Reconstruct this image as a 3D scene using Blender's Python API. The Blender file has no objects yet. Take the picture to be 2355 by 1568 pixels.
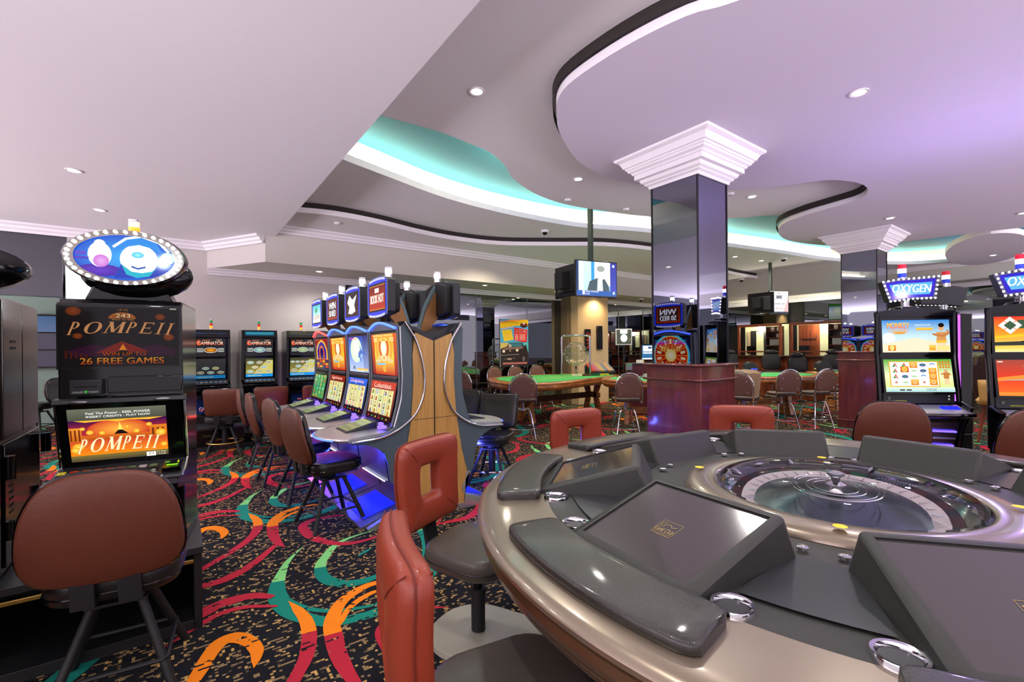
import bpy, math, random
from mathutils import Vector, Matrix, geometry
C = bpy.context.scene.collection
PI = math.pi
R = math.radians

# ---------------------------------------------------------------- camera, world, exposure
sc = bpy.context.scene
cam_d = bpy.data.cameras.new('camera'); cam_o = bpy.data.objects.new('camera', cam_d); C.objects.link(cam_o)
cam_d.sensor_width = 36.0; cam_d.lens = 1060/2355*36; cam_d.shift_y = 19/2355
cam_d.clip_start = 0.05; cam_d.clip_end = 200
cam_o.matrix_world = Matrix.Translation((0, 0, 1.4)) @ Matrix.Rotation(R(-36.2), 4, 'Z') @ Matrix.Rotation(R(90), 4, 'X') @ Matrix.Rotation(-0.009, 4, 'Z')
sc.camera = cam_o
sc.view_settings.view_transform = 'Standard'; sc.view_settings.look = 'None'
sc.view_settings.gamma = 1.0; sc.view_settings.use_curve_mapping = False
sc.view_settings.exposure = 0.0
w = bpy.data.worlds.new('world'); sc.world = w; w.use_nodes = True
w.node_tree.nodes['Background'].inputs[0].default_value = (0.93, 0.83, 0.92, 1)
wt = w.node_tree; wtc = wt.nodes.new('ShaderNodeTexCoord'); wsx = wt.nodes.new('ShaderNodeSeparateXYZ'); wmr = wt.nodes.new('ShaderNodeMapRange')
# added fill from the open side: dim at eye level, bright below, uplights ceilings
wt.links.new(wtc.outputs['Generated'], wsx.inputs[0]); wt.links.new(wsx.outputs['Z'], wmr.inputs['Value'])
for k_, v_ in (('From Min', -.24), ('From Max', -.10), ('To Min', 12.0), ('To Max', 1.0)): wmr.inputs[k_].default_value = v_
wt.links.new(wmr.outputs[0], wt.nodes['Background'].inputs[1])

def light(kind, name, loc, energy, color=(1, 1, 1), size=0.1, rot=(0, 0, 0), spot=None, sy=None):
    d = bpy.data.lights.new(name, kind); d.energy = energy; d.color = color
    if kind == 'AREA':
        d.size = size
        if sy: d.shape = 'RECTANGLE'; d.size_y = sy
    else: d.shadow_soft_size = size
    if kind == 'SPOT': d.spot_size = R(spot or 120); d.spot_blend = 0.8
    o = bpy.data.objects.new(name, d); o.location = loc; o.rotation_euler = rot; C.objects.link(o); return o

# ---------------------------------------------------------------- helpers
def lin(h):
    if isinstance(h, str):
        h = h.lstrip('#'); c = [int(h[i:i+2], 16)/255 for i in (0, 2, 4)]
    else: c = list(h)[:3]
    return tuple((x/12.92 if x <= .04045 else ((x+.055)/1.055)**2.4) for x in c) + (1.0,)

M = {}
def mat(name, col, rough=.5, metal=0., emis=None, es=1., bump=None, coat=0., trans=0., ior=1.45, spec=.5, var=None, sheen=0):
    m = bpy.data.materials.new(name); m.use_nodes = True; nt = m.node_tree; b = nt.nodes['Principled BSDF']
    c = lin(col)
    b.inputs['Base Color'].default_value = c; b.inputs['Roughness'].default_value = rough
    b.inputs['Metallic'].default_value = metal; b.inputs['Coat Weight'].default_value = coat
    b.inputs['Coat Roughness'].default_value = .08
    b.inputs['Transmission Weight'].default_value = trans; b.inputs['IOR'].default_value = ior
    b.inputs['Specular IOR Level'].default_value = spec
    if sheen: b.inputs['Sheen Weight'].default_value = sheen
    if emis is not None:
        b.inputs['Emission Color'].default_value = lin(emis); b.inputs['Emission Strength'].default_value = es
    tc = None
    if bump or var:
        tc = nt.nodes.new('ShaderNodeTexCoord')
    if bump:
        sc_, st = bump
        n = nt.nodes.new('ShaderNodeTexNoise'); n.inputs['Scale'].default_value = sc_; n.inputs['Detail'].default_value = 4
        bp = nt.nodes.new('ShaderNodeBump'); bp.inputs['Strength'].default_value = st; bp.inputs['Distance'].default_value = .004
        nt.links.new(tc.outputs['Object'], n.inputs['Vector']); nt.links.new(n.outputs['Fac'], bp.inputs['Height']); nt.links.new(bp.outputs['Normal'], b.inputs['Normal'])
    if var:
        sc_, amt = var
        n = nt.nodes.new('ShaderNodeTexNoise'); n.inputs['Scale'].default_value = sc_; n.inputs['Detail'].default_value = 3
        nt.links.new(tc.outputs['Object'], n.inputs['Vector'])
        mx = nt.nodes.new('ShaderNodeMix'); mx.data_type = 'RGBA'
        mx.inputs[6].default_value = tuple(x*(1-amt) for x in c[:3])+(1,); mx.inputs[7].default_value = tuple(min(1, x*(1+amt)) for x in c[:3])+(1,)
        nt.links.new(n.outputs['Fac'], mx.inputs[0]); nt.links.new(mx.outputs[2], b.inputs['Base Color'])
    M[name] = m; return m

def wood(name, c1, c2, rough=.35, scale=(3, 3, .4), wscale=6., dist=3., coat=.3, bands='X', blend=.5):
    m = mat(name, c1, rough, coat=coat); nt = m.node_tree; b = nt.nodes['Principled BSDF']
    tc = nt.nodes.new('ShaderNodeTexCoord'); mp = nt.nodes.new('ShaderNodeMapping'); mp.inputs['Scale'].default_value = scale
    wv = nt.nodes.new('ShaderNodeTexNoise'); wv.inputs['Scale'].default_value = wscale; wv.inputs['Detail'].default_value = 5; wv.inputs['Distortion'].default_value = dist*.2
    cr = nt.nodes.new('ShaderNodeValToRGB'); cr.color_ramp.elements[0].color = lin(c2); cr.color_ramp.elements[1].color = lin(c1)
    cr.color_ramp.elements[0].position = .35; cr.color_ramp.elements[1].position = .65
    nt.links.new(tc.outputs['Object'], mp.inputs[0]); nt.links.new(mp.outputs[0], wv.inputs['Vector'])
    nt.links.new(wv.outputs['Fac'], cr.inputs[0]); nt.links.new(cr.outputs[0], b.inputs['Base Color'])
    return m

def attr_mat(name, emit=0., rough=.5, coat=0.):
    m = bpy.data.materials.new(name); m.use_nodes = True; nt = m.node_tree; b = nt.nodes['Principled BSDF']
    a = nt.nodes.new('ShaderNodeVertexColor'); a.layer_name = 'Col'
    b.inputs['Roughness'].default_value = rough; b.inputs['Coat Weight'].default_value = coat; b.inputs['Specular IOR Level'].default_value = .25
    if emit:
        b.inputs['Base Color'].default_value = (0, 0, 0, 1)
        nt.links.new(a.outputs[0], b.inputs['Emission Color']); b.inputs['Emission Strength'].default_value = emit
    else: nt.links.new(a.outputs[0], b.inputs['Base Color'])
    M[name] = m; return m

class MB:
    def __init__(s): s.v = []; s.f = []; s.m = []; s.c = []
    def add(s, vs, fs, mt, col=None):
        o = len(s.v); s.v += [tuple(p) for p in vs]
        for f in fs: s.f.append(tuple(i+o for i in f)); s.m.append(mt); s.c.append(col)
        return s
    def box(s, c, d, mt, rz=0., rx=0., ry=0.):
        x, y, z = (q/2 for q in d)
        vs = [Vector((i*x, j*y, k*z)) for k in (-1, 1) for j in (-1, 1) for i in (-1, 1)]
        if rx or ry or rz:
            rm = Matrix.Rotation(rz, 3, 'Z') @ Matrix.Rotation(ry, 3, 'Y') @ Matrix.Rotation(rx, 3, 'X'); vs = [rm @ p for p in vs]
        vs = [p+Vector(c) for p in vs]
        return s.add(vs, [(0, 2, 3, 1), (4, 5, 7, 6), (0, 1, 5, 4), (2, 6, 7, 3), (0, 4, 6, 2), (1, 3, 7, 5)], mt)
    def b2(s, lo, hi, mt): return s.box([(a+b)/2 for a, b in zip(lo, hi)], [abs(b-a) for a, b in zip(lo, hi)], mt)
    def tube(s, pts, r, mt, n=10, closed=False, cap=True, flat=1.):
        pts = [Vector(p) for p in pts]; N = len(pts); rs = r if isinstance(r, (list, tuple)) else [r]*N
        vs = []; prev = None
        for i, p in enumerate(pts):
            if closed: t = pts[(i+1) % N]-pts[i-1]
            else: t = pts[min(i+1, N-1)]-pts[max(i-1, 0)]
            if t.length < 1e-9: t = Vector((0, 0, 1))
            t.normalize()
            if prev is None:
                a = Vector((0, 0, 1)) if abs(t.z) < .9 else Vector((1, 0, 0)); nx = t.cross(a).normalized()
            else:
                nx = prev-t*prev.dot(t); nx = nx.normalized() if nx.length > 1e-6 else t.orthogonal().normalized()
            prev = nx; ny = t.cross(nx)
            for k in range(n):
                an = 2*PI*k/n; vs.append(p+(nx*math.cos(an)+ny*math.sin(an)*flat)*rs[i])
        fs = []
        for i in range(N if closed else N-1):
            j = (i+1) % N
            for k in range(n): l = (k+1) % n; fs.append((i*n+k, i*n+l, j*n+l, j*n+k))
        if cap and not closed: fs.append(tuple(range(n-1, -1, -1))); fs.append(tuple((N-1)*n+k for k in range(n)))
        return s.add(vs, fs, mt)
    def cyl(s, p0, p1, r0, mt, r1=None, n=16): return s.tube([p0, p1], [r0, r0 if r1 is None else r1], mt, n)
    def lathe(s, prof, c, mt, n=32, a0=0., a1=2*PI, ex=1., ey=1.):
        full = abs(a1-a0-2*PI) < 1e-6; K = n if full else n+1; vs = []; P = len(prof)
        for k in range(K):
            a = a0+(a1-a0)*k/n
            for (r, z) in prof: vs.append((c[0]+r*math.cos(a)*ex, c[1]+r*math.sin(a)*ey, c[2]+z))
        fs = []
        for k in range(n):
            j = (k+1) % K
            for i in range(P-1): fs.append((k*P+i, j*P+i, j*P+i+1, k*P+i+1))
        return s.add(vs, fs, mt)
    def prism(s, poly, a, b, mt, mp=None, cap=True):
        # poly in (p,q); extruded along third coordinate a..b; mp maps (p,q,t)->xyz
        mp = mp or (lambda p, q, t: (p, q, t)); n = len(poly)
        tris = geometry.tessellate_polygon([[Vector((p, q, 0)) for p, q in poly]]) if cap else []
        vs = [mp(p, q, a) for p, q in poly]+[mp(p, q, b) for p, q in poly]
        fs = [(i, (i+1) % n, n+(i+1) % n, n+i) for i in range(n)]
        if cap:
            if n <= 4: fs += [tuple(range(n))[::-1], tuple(n+i for i in range(n))]
            else: fs += [tuple(t)[::-1] for t in tris]+[tuple(n+i for i in t) for t in tris]
        return s.add(vs, fs, mt)
    def grid(s, fn, nu, nv, mt, closeu=False):
        vs = [fn(i/nu, j/nv) for i in range(nu+1) for j in range(nv+1)]
        return s.add(vs, [(i*(nv+1)+j, (i+1)*(nv+1)+j, (i+1)*(nv+1)+j+1, i*(nv+1)+j+1) for i in range(nu) for j in range(nv)], mt)
    def ell(s, c, r, mt, n=16, m=8):
        vs = []; fs = []
        for j in range(m+1):
            ph = -PI/2+PI*j/m
            for i in range(n): a = 2*PI*i/n; vs.append((c[0]+r[0]*math.cos(a)*math.cos(ph), c[1]+r[1]*math.sin(a)*math.cos(ph), c[2]+r[2]*math.sin(ph)))
        for j in range(m):
            for i in range(n): k = (i+1) % n; fs.append((j*n+i, j*n+k, (j+1)*n+k, (j+1)*n+i))
        return s.add(vs, fs, mt)
    def pillow(s, outline, th, mt, mp, edge=.25, top=1., rings=5):
        # soft cushion: outline (p,q) ccw around its centroid, thickness th along t, domed both sides
        n = len(outline); cx = sum(p for p, q in outline)/n; cy = sum(q for p, q in outline)/n
        vs = []; K = 2*rings+1
        for j in range(K):
            a = -PI/2+PI*j/(K-1); sc_ = 1-edge*(1-math.cos(a)**.6); t = math.sin(a)*th/2
            if j in (0, K-1): sc_ = 1-edge
            for p, q in outline: vs.append(mp(cx+(p-cx)*sc_, cy+(q-cy)*sc_, t))
        fs = [(j*n+i, j*n+(i+1) % n, (j+1)*n+(i+1) % n, (j+1)*n+i) for j in range(K-1) for i in range(n)]
        o = len(vs)
        for j, sg in ((0, -1), (K-1, 1)):
            # inner dome rings
            base = j*n; last = base
            for sc2, h in ((.6, 1+.25*top), (.3, 1+.35*top)):
                st = len(vs)
                for p, q in outline: vs.append(mp(cx+(p-cx)*(1-edge)*sc2, cy+(q-cy)*(1-edge)*sc2, sg*th/2*h))
                for i in range(n):
                    k = (i+1) % n; q4 = (last+i, last+k, st+k, st+i); fs.append(q4 if sg > 0 else q4[::-1])
                last = st
            vs.append(mp(cx, cy, sg*th/2*(1+.38*top))); cc = len(vs)-1
            for i in range(n):
                t3 = (last+i, last+(i+1) % n, cc); fs.append(t3 if sg > 0 else t3[::-1])
        return s.add(vs, fs, mt)
    def build(s, name, parent=None, loc=None, rz=0., bevel=0., sub=0, sharp=38, shade=True, **props):
        me = bpy.data.meshes.new(name); me.from_pydata([tuple(p) for p in s.v], [], s.f)
        names = []
        for m_ in s.m:
            if m_ not in names: names.append(m_)
        for m_ in names: me.materials.append(M[m_])
        me.polygons.foreach_set('material_index', [names.index(q) for q in s.m])
        if any(c is not None for c in s.c):
            ca = me.color_attributes.new('Col', 'FLOAT_COLOR', 'CORNER'); k = 0; data = []
            for f, c in zip(s.f, s.c):
                if c is None: c = (0, 0, 0, 1)
                for q in range(len(f)): data += list(c[q] if isinstance(c[0], (tuple, list)) else c)
            ca.data.foreach_set('color', data)
        if shade:
            me.polygons.foreach_set('use_smooth', [True]*len(me.polygons))
            try: me.set_sharp_from_angle(angle=R(sharp))
            except Exception: pass
        me.validate(); me.update()
        o = bpy.data.objects.new(name, me); C.objects.link(o)
        if parent is not None: o.parent = parent
        if loc is not None: o.location = loc
        o.rotation_euler[2] = rz
        if bevel:
            b = o.modifiers.new('bevel', 'BEVEL'); b.width = bevel; b.segments = 2; b.limit_method = 'ANGLE'; b.angle_limit = R(40)
        if sub:
            b = o.modifiers.new('sub', 'SUBSURF'); b.levels = sub; b.render_levels = sub
        for k, v in props.items(): o[k] = v
        return o

def thing(name, label, cat, loc=(0, 0, 0), rz=0., group=None):
    o = bpy.data.objects.new(name, None); o.empty_display_size = .1; C.objects.link(o)
    o.location = loc; o.rotation_euler[2] = rz; o['label'] = label; o['category'] = cat
    if group: o['group'] = group
    return o
def kids(o): return [c for c in ALL() if c.parent == o]
def ALL(): return list(C.objects)
def dup(o, loc=None, rz=None, label=None, group=None, parent=None, _k=None):
    if _k is None:
        _k = {}
        for c in C.objects:
            if c.parent: _k.setdefault(c.parent.name, []).append(c)
    c = o.copy(); C.objects.link(c)
    if parent is not None: c.parent = parent
    for ch in _k.get(o.name, []): dup(ch, parent=c, _k=_k)
    if loc is not None: c.location = loc
    if rz is not None: c.rotation_euler[2] = rz
    if label: c['label'] = label
    if group: c['group'] = group
    return c
def struct(o): o['kind'] = 'structure'; return o
def tag(o, label, cat, group=None):
    o['label'] = label; o['category'] = cat
    if group: o['group'] = group
    return o

_tc = {}
def text_pts(st, bold=0., shear=0.):
    k = (st, bold, shear)
    if k in _tc: return _tc[k]
    cu = bpy.data.curves.new('t', 'FONT'); cu.body = st; cu.offset = bold; cu.shear = shear; cu.resolution_u = 6 if len(st) < 14 else 3; cu.size = 1
    ob = bpy.data.objects.new('t', cu); me = bpy.data.meshes.new_from_object(ob)
    v = [(p.co.x, p.co.y) for p in me.vertices]; f = [tuple(p.vertices) for p in me.polygons]
    bpy.data.meshes.remove(me); bpy.data.objects.remove(ob); bpy.data.curves.remove(cu)
    if not v: v = [(0, 0)]; f = []
    x0 = min(a for a, b in v); x1 = max(a for a, b in v); y0 = min(b for a, b in v); y1 = max(b for a, b in v)
    v = [((a-x0)/max(1e-6, x1-x0), (b-y0)/max(1e-6, y1-y0)) for a, b in v]
    _tc[k] = (v, f); return _tc[k]

class Art:
    """flat artwork on a face. mp(x,y,h)->xyz, x 0..W, y 0..H"""
    def __init__(s, mb, mp, mt, step=.00015): s.b = mb; s.mp = mp; s.mt = mt; s.h = .0; s.st = min(step, .00015)
    def _add(s, vs, fs, col): s.h += s.st; s.b.add([s.mp(x, y, s.h) for x, y in vs], fs, s.mt, col)
    def rect(s, x0, y0, x1, y1, c, c2=None, c3=None, n=1):
        # c bottom, c2 top (vertical gradient), c3 mid
        a = lin(c); b_ = lin(c2) if c2 else a; cols = [a, b_] if not c3 else [a, lin(c3), b_]
        K = len(cols)-1; s.h += s.st
        for i in range(K):
            ya = y0+(y1-y0)*i/K; yb = y0+(y1-y0)*(i+1)/K
            s.b.add([s.mp(x0, ya, s.h), s.mp(x1, ya, s.h), s.mp(x1, yb, s.h), s.mp(x0, yb, s.h)], [(0, 1, 2, 3)], s.mt, (cols[i], cols[i], cols[i+1], cols[i+1]))
    def poly(s, pts, c):
        t = geometry.tessellate_polygon([[Vector((x, y, 0)) for x, y in pts]]); fs = []
        for a in t:
            (x0, y0), (x1, y1), (x2, y2) = (pts[i] for i in a)
            fs.append(tuple(a) if (x1-x0)*(y2-y0)-(x2-x0)*(y1-y0) > 0 else tuple(a)[::-1])
        s._add(pts, fs, lin(c))
    def ell(s, cx, cy, rx, ry, c, c2=None, n=24, a0=0., a1=2*PI):
        s.h += s.st; cc = lin(c); c2 = lin(c2) if c2 else cc
        vs = [s.mp(cx, cy, s.h)]+[s.mp(cx+rx*math.cos(a0+(a1-a0)*i/n), cy+ry*math.sin(a0+(a1-a0)*i/n), s.h) for i in range(n+1)]
        s.b.add(vs, [(0, i+1, i+2) for i in range(n)], s.mt, (c2, cc, cc))
    def ring(s, cx, cy, rx, ry, w_, c, n=24, a0=0., a1=2*PI):
        vs = []
        for i in range(n+1):
            a = a0+(a1-a0)*i/n
            vs += [(cx+rx*math.cos(a), cy+ry*math.sin(a)), (cx+(rx-w_)*math.cos(a), cy+(ry-w_)*math.sin(a))]
        s._add(vs, [(2*i, 2*i+2, 2*i+3, 2*i+1) for i in range(n)], lin(c))
    def line(s, pts, w_, c):
        vs = []; N = len(pts)
        for i, p in enumerate(pts):
            a = pts[max(0, i-1)]; b_ = pts[min(N-1, i+1)]; dx = b_[0]-a[0]; dy = b_[1]-a[1]; l = math.hypot(dx, dy) or 1
            ww = w_[i] if isinstance(w_, (list, tuple)) else w_
            nx, ny = -dy/l*ww/2, dx/l*ww/2; vs += [(p[0]+nx, p[1]+ny), (p[0]-nx, p[1]-ny)]
        s._add(vs, [(2*i+1, 2*i+3, 2*i+2, 2*i) for i in range(N-1)], lin(c))
    def text(s, st, x0, y0, x1, y1, c, bold=.0, shear=0., arc=0., c2=None, persp=0.):
        v, f = text_pts(st, 0., shear)
        if bold:
            d = bold*.9*(y1-y0)/abs(x1-x0); n0 = len(v); v = [(a-d, b) for a, b in v]+[(a+d, b) for a, b in v]; f = list(f)+[tuple(i+n0 for i in q) for q in f]
        vs = []
        for a, b in v:
            yy = y0+(y1-y0)*b*(1-persp*(4*a*(1-a))); xx = x0+(x1-x0)*a
            vs.append((xx, yy+arc*4*a*(1-a)))
        if c2:
            cc, dd = lin(c), lin(c2); s.h += s.st; P = [s.mp(x, y, s.h) for x, y in vs]
            for q in f: s.b.add([P[i] for i in q], [tuple(range(len(q)))], s.mt, tuple(tuple(cc[k]*(1-v[i][1])+dd[k]*v[i][1] for k in range(3))+(1,) for i in q))
        else: s._add(vs, f, lin(c))

SER = {'P': ([((.18, 0), (.18, 1), .17)], [(.30, .73, .42, .27, -PI/2, PI/2, .15)], [(.04, .36, 0), (.04, .40, .97)]),
 'O': ([], [(.5, .5, .46, .5, 0, 2*PI, .15)], []),
 'M': ([((.14, 0), (.22, 1), .06), ((.22, 1), (.50, .08), .17), ((.50, .08), (.80, 1), .06), ((.80, 1), (.86, 0), .17)], [], [(.02, .28, 0), (.08, .30, .97), (.72, .94, .97), (.72, 1.0, 0)]),
 'E': ([((.2, 0), (.2, 1), .17), ((.2, .965), (.84, .965), .07), ((.2, .5), (.66, .5), .06), ((.2, .035), (.9, .035), .07), ((.82, 1), (.82, .78), .05), ((.88, 0), (.88, .24), .05), ((.66, .62), (.66, .4), .04)], [], [(.04, .3, 0), (.04, .3, .97)]),
 'I': ([((.5, 0), (.5, 1), .3)], [], [(.12, .88, 0), (.12, .88, .97)])}
def serif_text(A, st, x0, y0, x1, y1, c, shear=.25, dip=.0, flip=0.):
    wd = {'P': .66, 'O': 1.0, 'M': 1.15, 'E': .8, 'I': .46}; tot = sum(wd[q]+.1 for q in st)-.1; u = (x1-x0-shear*(y1-y0))/tot; x = x0
    H = y1-y0
    for ch in st:
        w_ = wd[ch]*u; L, Cv, S = SER[ch]
        def q(a, b, x=x, w_=w_):
            xx = x+a*w_+shear*b*H; t = (xx-x0)/(x1-x0); k = 4*t*(1-t); return (xx, y0+flip*k+b*H*(1-dip*k))
        for a, b, t in L:
            p, r = q(*a), q(*b); hw = t*w_/2
            if abs(a[1]-b[1]) < .01: A.poly([q(a[0], a[1]-t/2), q(b[0], b[1]-t/2), q(b[0], b[1]+t/2), q(a[0], a[1]+t/2)], c)
            else: A.poly([(p[0]-hw, p[1]), (p[0]+hw, p[1]), (r[0]+hw, r[1]), (r[0]-hw, r[1])], c)
        for cx, cy, rx, ry, a0, a1, t in Cv:
            vs = []; n = 28
            for i in range(n+1):
                a = a0+(a1-a0)*i/n; th = .06+(t-.0)*abs(math.cos(a)); vs += [q(cx+rx*math.cos(a), cy+ry*math.sin(a)), q(cx+(rx-th)*math.cos(a), cy+(ry-.06)*math.sin(a))]
            A._add(vs, [(2*i, 2*i+2, 2*i+3, 2*i+1) for i in range(n)], lin(c))
        for a, b, y in S: A.poly([q(a, y), q(b, y), q(b, y+.035), q(a, y+.035)], c)
        x += w_+.1*u
def frame_map(o, ex, ey):
    o = Vector(o); ex = Vector(ex).normalized(); ey = Vector(ey).normalized(); n = ex.cross(ey)
    return lambda x, y, h: tuple(o+ex*x+ey*y+n*h)
def rrect(w_, h_, r, n=5, cx=0., cy=0.):
    out = []
    for sx, sy, a0 in ((1, 1, 0), (-1, 1, PI/2), (-1, -1, PI), (1, -1, 3*PI/2)):
        for i in range(n+1):
            a = a0+PI/2*i/n; out.append((cx+sx*(w_/2-r)+r*math.cos(a), cy+sy*(h_/2-r)+r*math.sin(a)))
    return out
def spline(pts, n=6, closed=False):
    P = [Vector(p) for p in pts]; N = len(P); out = []
    for i in range(N if closed else N-1):
        p0 = P[(i-1) % N] if closed or i > 0 else P[i]*2-P[i+1]; p1 = P[i]; p2 = P[(i+1) % N]
        p3 = P[(i+2) % N] if closed or i+2 < N else p2*2-p1
        for k in range(n):
            t = k/n; out.append(.5*((2*p1)+(-p0+p2)*t+(2*p0-5*p1+4*p2-p3)*t*t+(-p0+3*p1-3*p2+p3)*t**3))
    if not closed: out.append(P[-1])
    return [tuple(p) for p in out]

# ---------------------------------------------------------------- materials
mat('ceil_white', '#e6e1e6', .75); mat('ceil_lilac', '#dcd2e6', .7); mat('teal_paint', '#4fa6cc', .7)
mat('wall_paint', '#cfc9c4', .7, bump=(200, .05)); mat('wall_green', '#93ab9a', .7); mat('trim_white', '#efeaf0', .5)
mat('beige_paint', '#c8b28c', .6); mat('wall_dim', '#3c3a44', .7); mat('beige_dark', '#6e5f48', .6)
mat('mirror_dark', '#8e90a0', .02, 1.0); mat('mirror_wall', '#868a90', .015, 1.0); mat('black_trim', '#15151a', .3)
mat('chrome', '#d8d8dc', .08, 1.0); mat('steel', '#8e8f93', .3, 1.0); mat('steel_dark', '#77736c', .22, 1.0)
mat('black_gloss', '#08080a', .14, coat=.3, spec=.4); mat('black_matte', '#151516', .55); mat('black_soft', '#1c1a1a', .38, bump=(150, .25))
mat('grey_panel', '#4b5a60', .4); mat('grey_frame', '#7c8088', .35, .5); mat('silver', '#c9cace', .3, .8)
mat('red_leather', '#8e3823', .38, bump=(260, .2), coat=.1); mat('red_seam', '#6e2413', .6)
mat('brown_leather', '#5e3020', .45, bump=(160, .3)); mat('brown_vinyl', '#6b4a40', .42, bump=(160, .2)); mat('brown_dark', '#3a2822', .4, bump=(150, .2))
mat('black_leather', '#1a1817', .33, bump=(150, .3), coat=.15); mat('olive_leather', '#2a2924', .3, bump=(220, .35), coat=.25)
mat('taupe_leather', '#4a453e', .36, bump=(220, .3), coat=.15)
mat('metal_taupe', '#8f8270', .32, .6, coat=.6); mat('taupe_dark', '#4a3220', .3, .4, coat=.6)
mat('deck_grey', '#2d2e2a', .42, bump=(500, .35)); mat('deck_line', '#0e0e0e', .5); mat('glass_screen', '#3f3c3a', .14, coat=1.0)
mat('panel_satin', '#3b3d40', .28, .35); mat('gold_print', '#a08a4a', .5); mat('yellow_sticker', '#ffd21c', .5); mat('white_plastic', '#e8e8ea', .4)
mat('wheel_wood', '#14161a', .15, coat=1.); mat('wheel_cone', '#5e6a70', .18, .9)
mat('glass_clear', '#ffffff', .0, trans=1., ior=1.06)
mat('base_plate', '#9c9a88', .45); mat('charcoal', '#26282b', .35); mat('rubber', '#0d0d0d', .7)
mat('felt', '#39a353', .95, bump=(300, .2)); mat('felt_line', '#e9d77a', .9); mat('gold_foot', '#b99a55', .25, .9)
mat('bronze_plate', '#8b6238', .35, .5); mat('teal_grey', '#55686b', .35, .2); mat('card_white', '#e4e2dd', .8)
mat('acrylic', '#ffffff', .05, trans=.9, ior=1.2); mat('dark_red_laminate', '#4c1a20', .35)
mat('gold_chair', '#c59c5a', .5)
wood('oak_panel', '#c79b54', '#a87c40', .38, scale=(48, 48, .6), wscale=5., dist=1.)
wood('table_wood', '#b8763a', '#7a4420', .28, scale=(2, 2, 10), wscale=2.5, coat=.5)
wood('plinth_wood', '#6e2f2b', '#55211f', .3, scale=(5, 5, .6), wscale=3., coat=.5)
wood('dark_wood', '#4a2616', '#2e170d', .35, scale=(6, 6, .7), wscale=3.)
wood('cashier_wood', '#8a4426', '#65301a', .35, scale=(6, 6, .7), wscale=3.)
attr_mat('screen', 1.15, .15); attr_mat('screen_soft', .55, .12); attr_mat('screen_hot', 2.2, .2); attr_mat('screen_dim', .16, .08, coat=.3); attr_mat('print', 0, .5)
mat('led_white', '#ffffff', .4, emis='#ffffff', es=14); mat('led_warm', '#fff0c0', .4, emis='#ffe6b0', es=14)
mat('led_blue', '#2040ff', .4, emis='#3858ff', es=5); mat('led_red', '#ff3020', .4, emis='#ff3030', es=6)
mat('led_violet', '#7040ff', .4, emis='#5c48ff', es=3.5); mat('led_cyan', '#60d0ff', .4, emis='#70d8ff', es=4)
mat('led_blue_soft', '#1020c0', .3, emis='#1428ff', es=.9); mat('bulb', '#ffffff', .4, emis='#f4f8ff', es=10)
mat('cove_tube', '#fff4d0', .4, emis='#ffeab2', es=30)
mat('beacon_white', '#ffffff', .3, emis='#ffffff', es=5); mat('beacon_amber', '#ff9a20', .3, emis='#ff9a20', es=1.2)
mat('beacon_red', '#c0142a', .3, emis='#c0142a', es=.5); mat('beacon_green', '#1c8a4a', .3, emis='#1c8a4a', es=.5); mat('beacon_blue', '#2038b0', .3, emis='#2038b0', es=.5)
mat('beacon_clear', '#f0d8c0', .2, emis='#f0d8c0', es=.4)
attr_mat('print_lit', 0, .6)
mat('header_grey', '#55555c', .25, .4); mat('foot_steel', '#85878d', .35, .8); mat('led_soft', '#ffffff', .4, emis='#e8ecff', es=4)
mat('taupe_band', '#6a5038', .28, .5, coat=.7)
mat('window_pane', '#4a465a', .2, coat=.5); mat('window_blue', '#5a86b0', .2, coat=.5)
mat('shade_dark', '#2c2624', .8)  # dark tone painted for the shade above the ceiling rims
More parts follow.
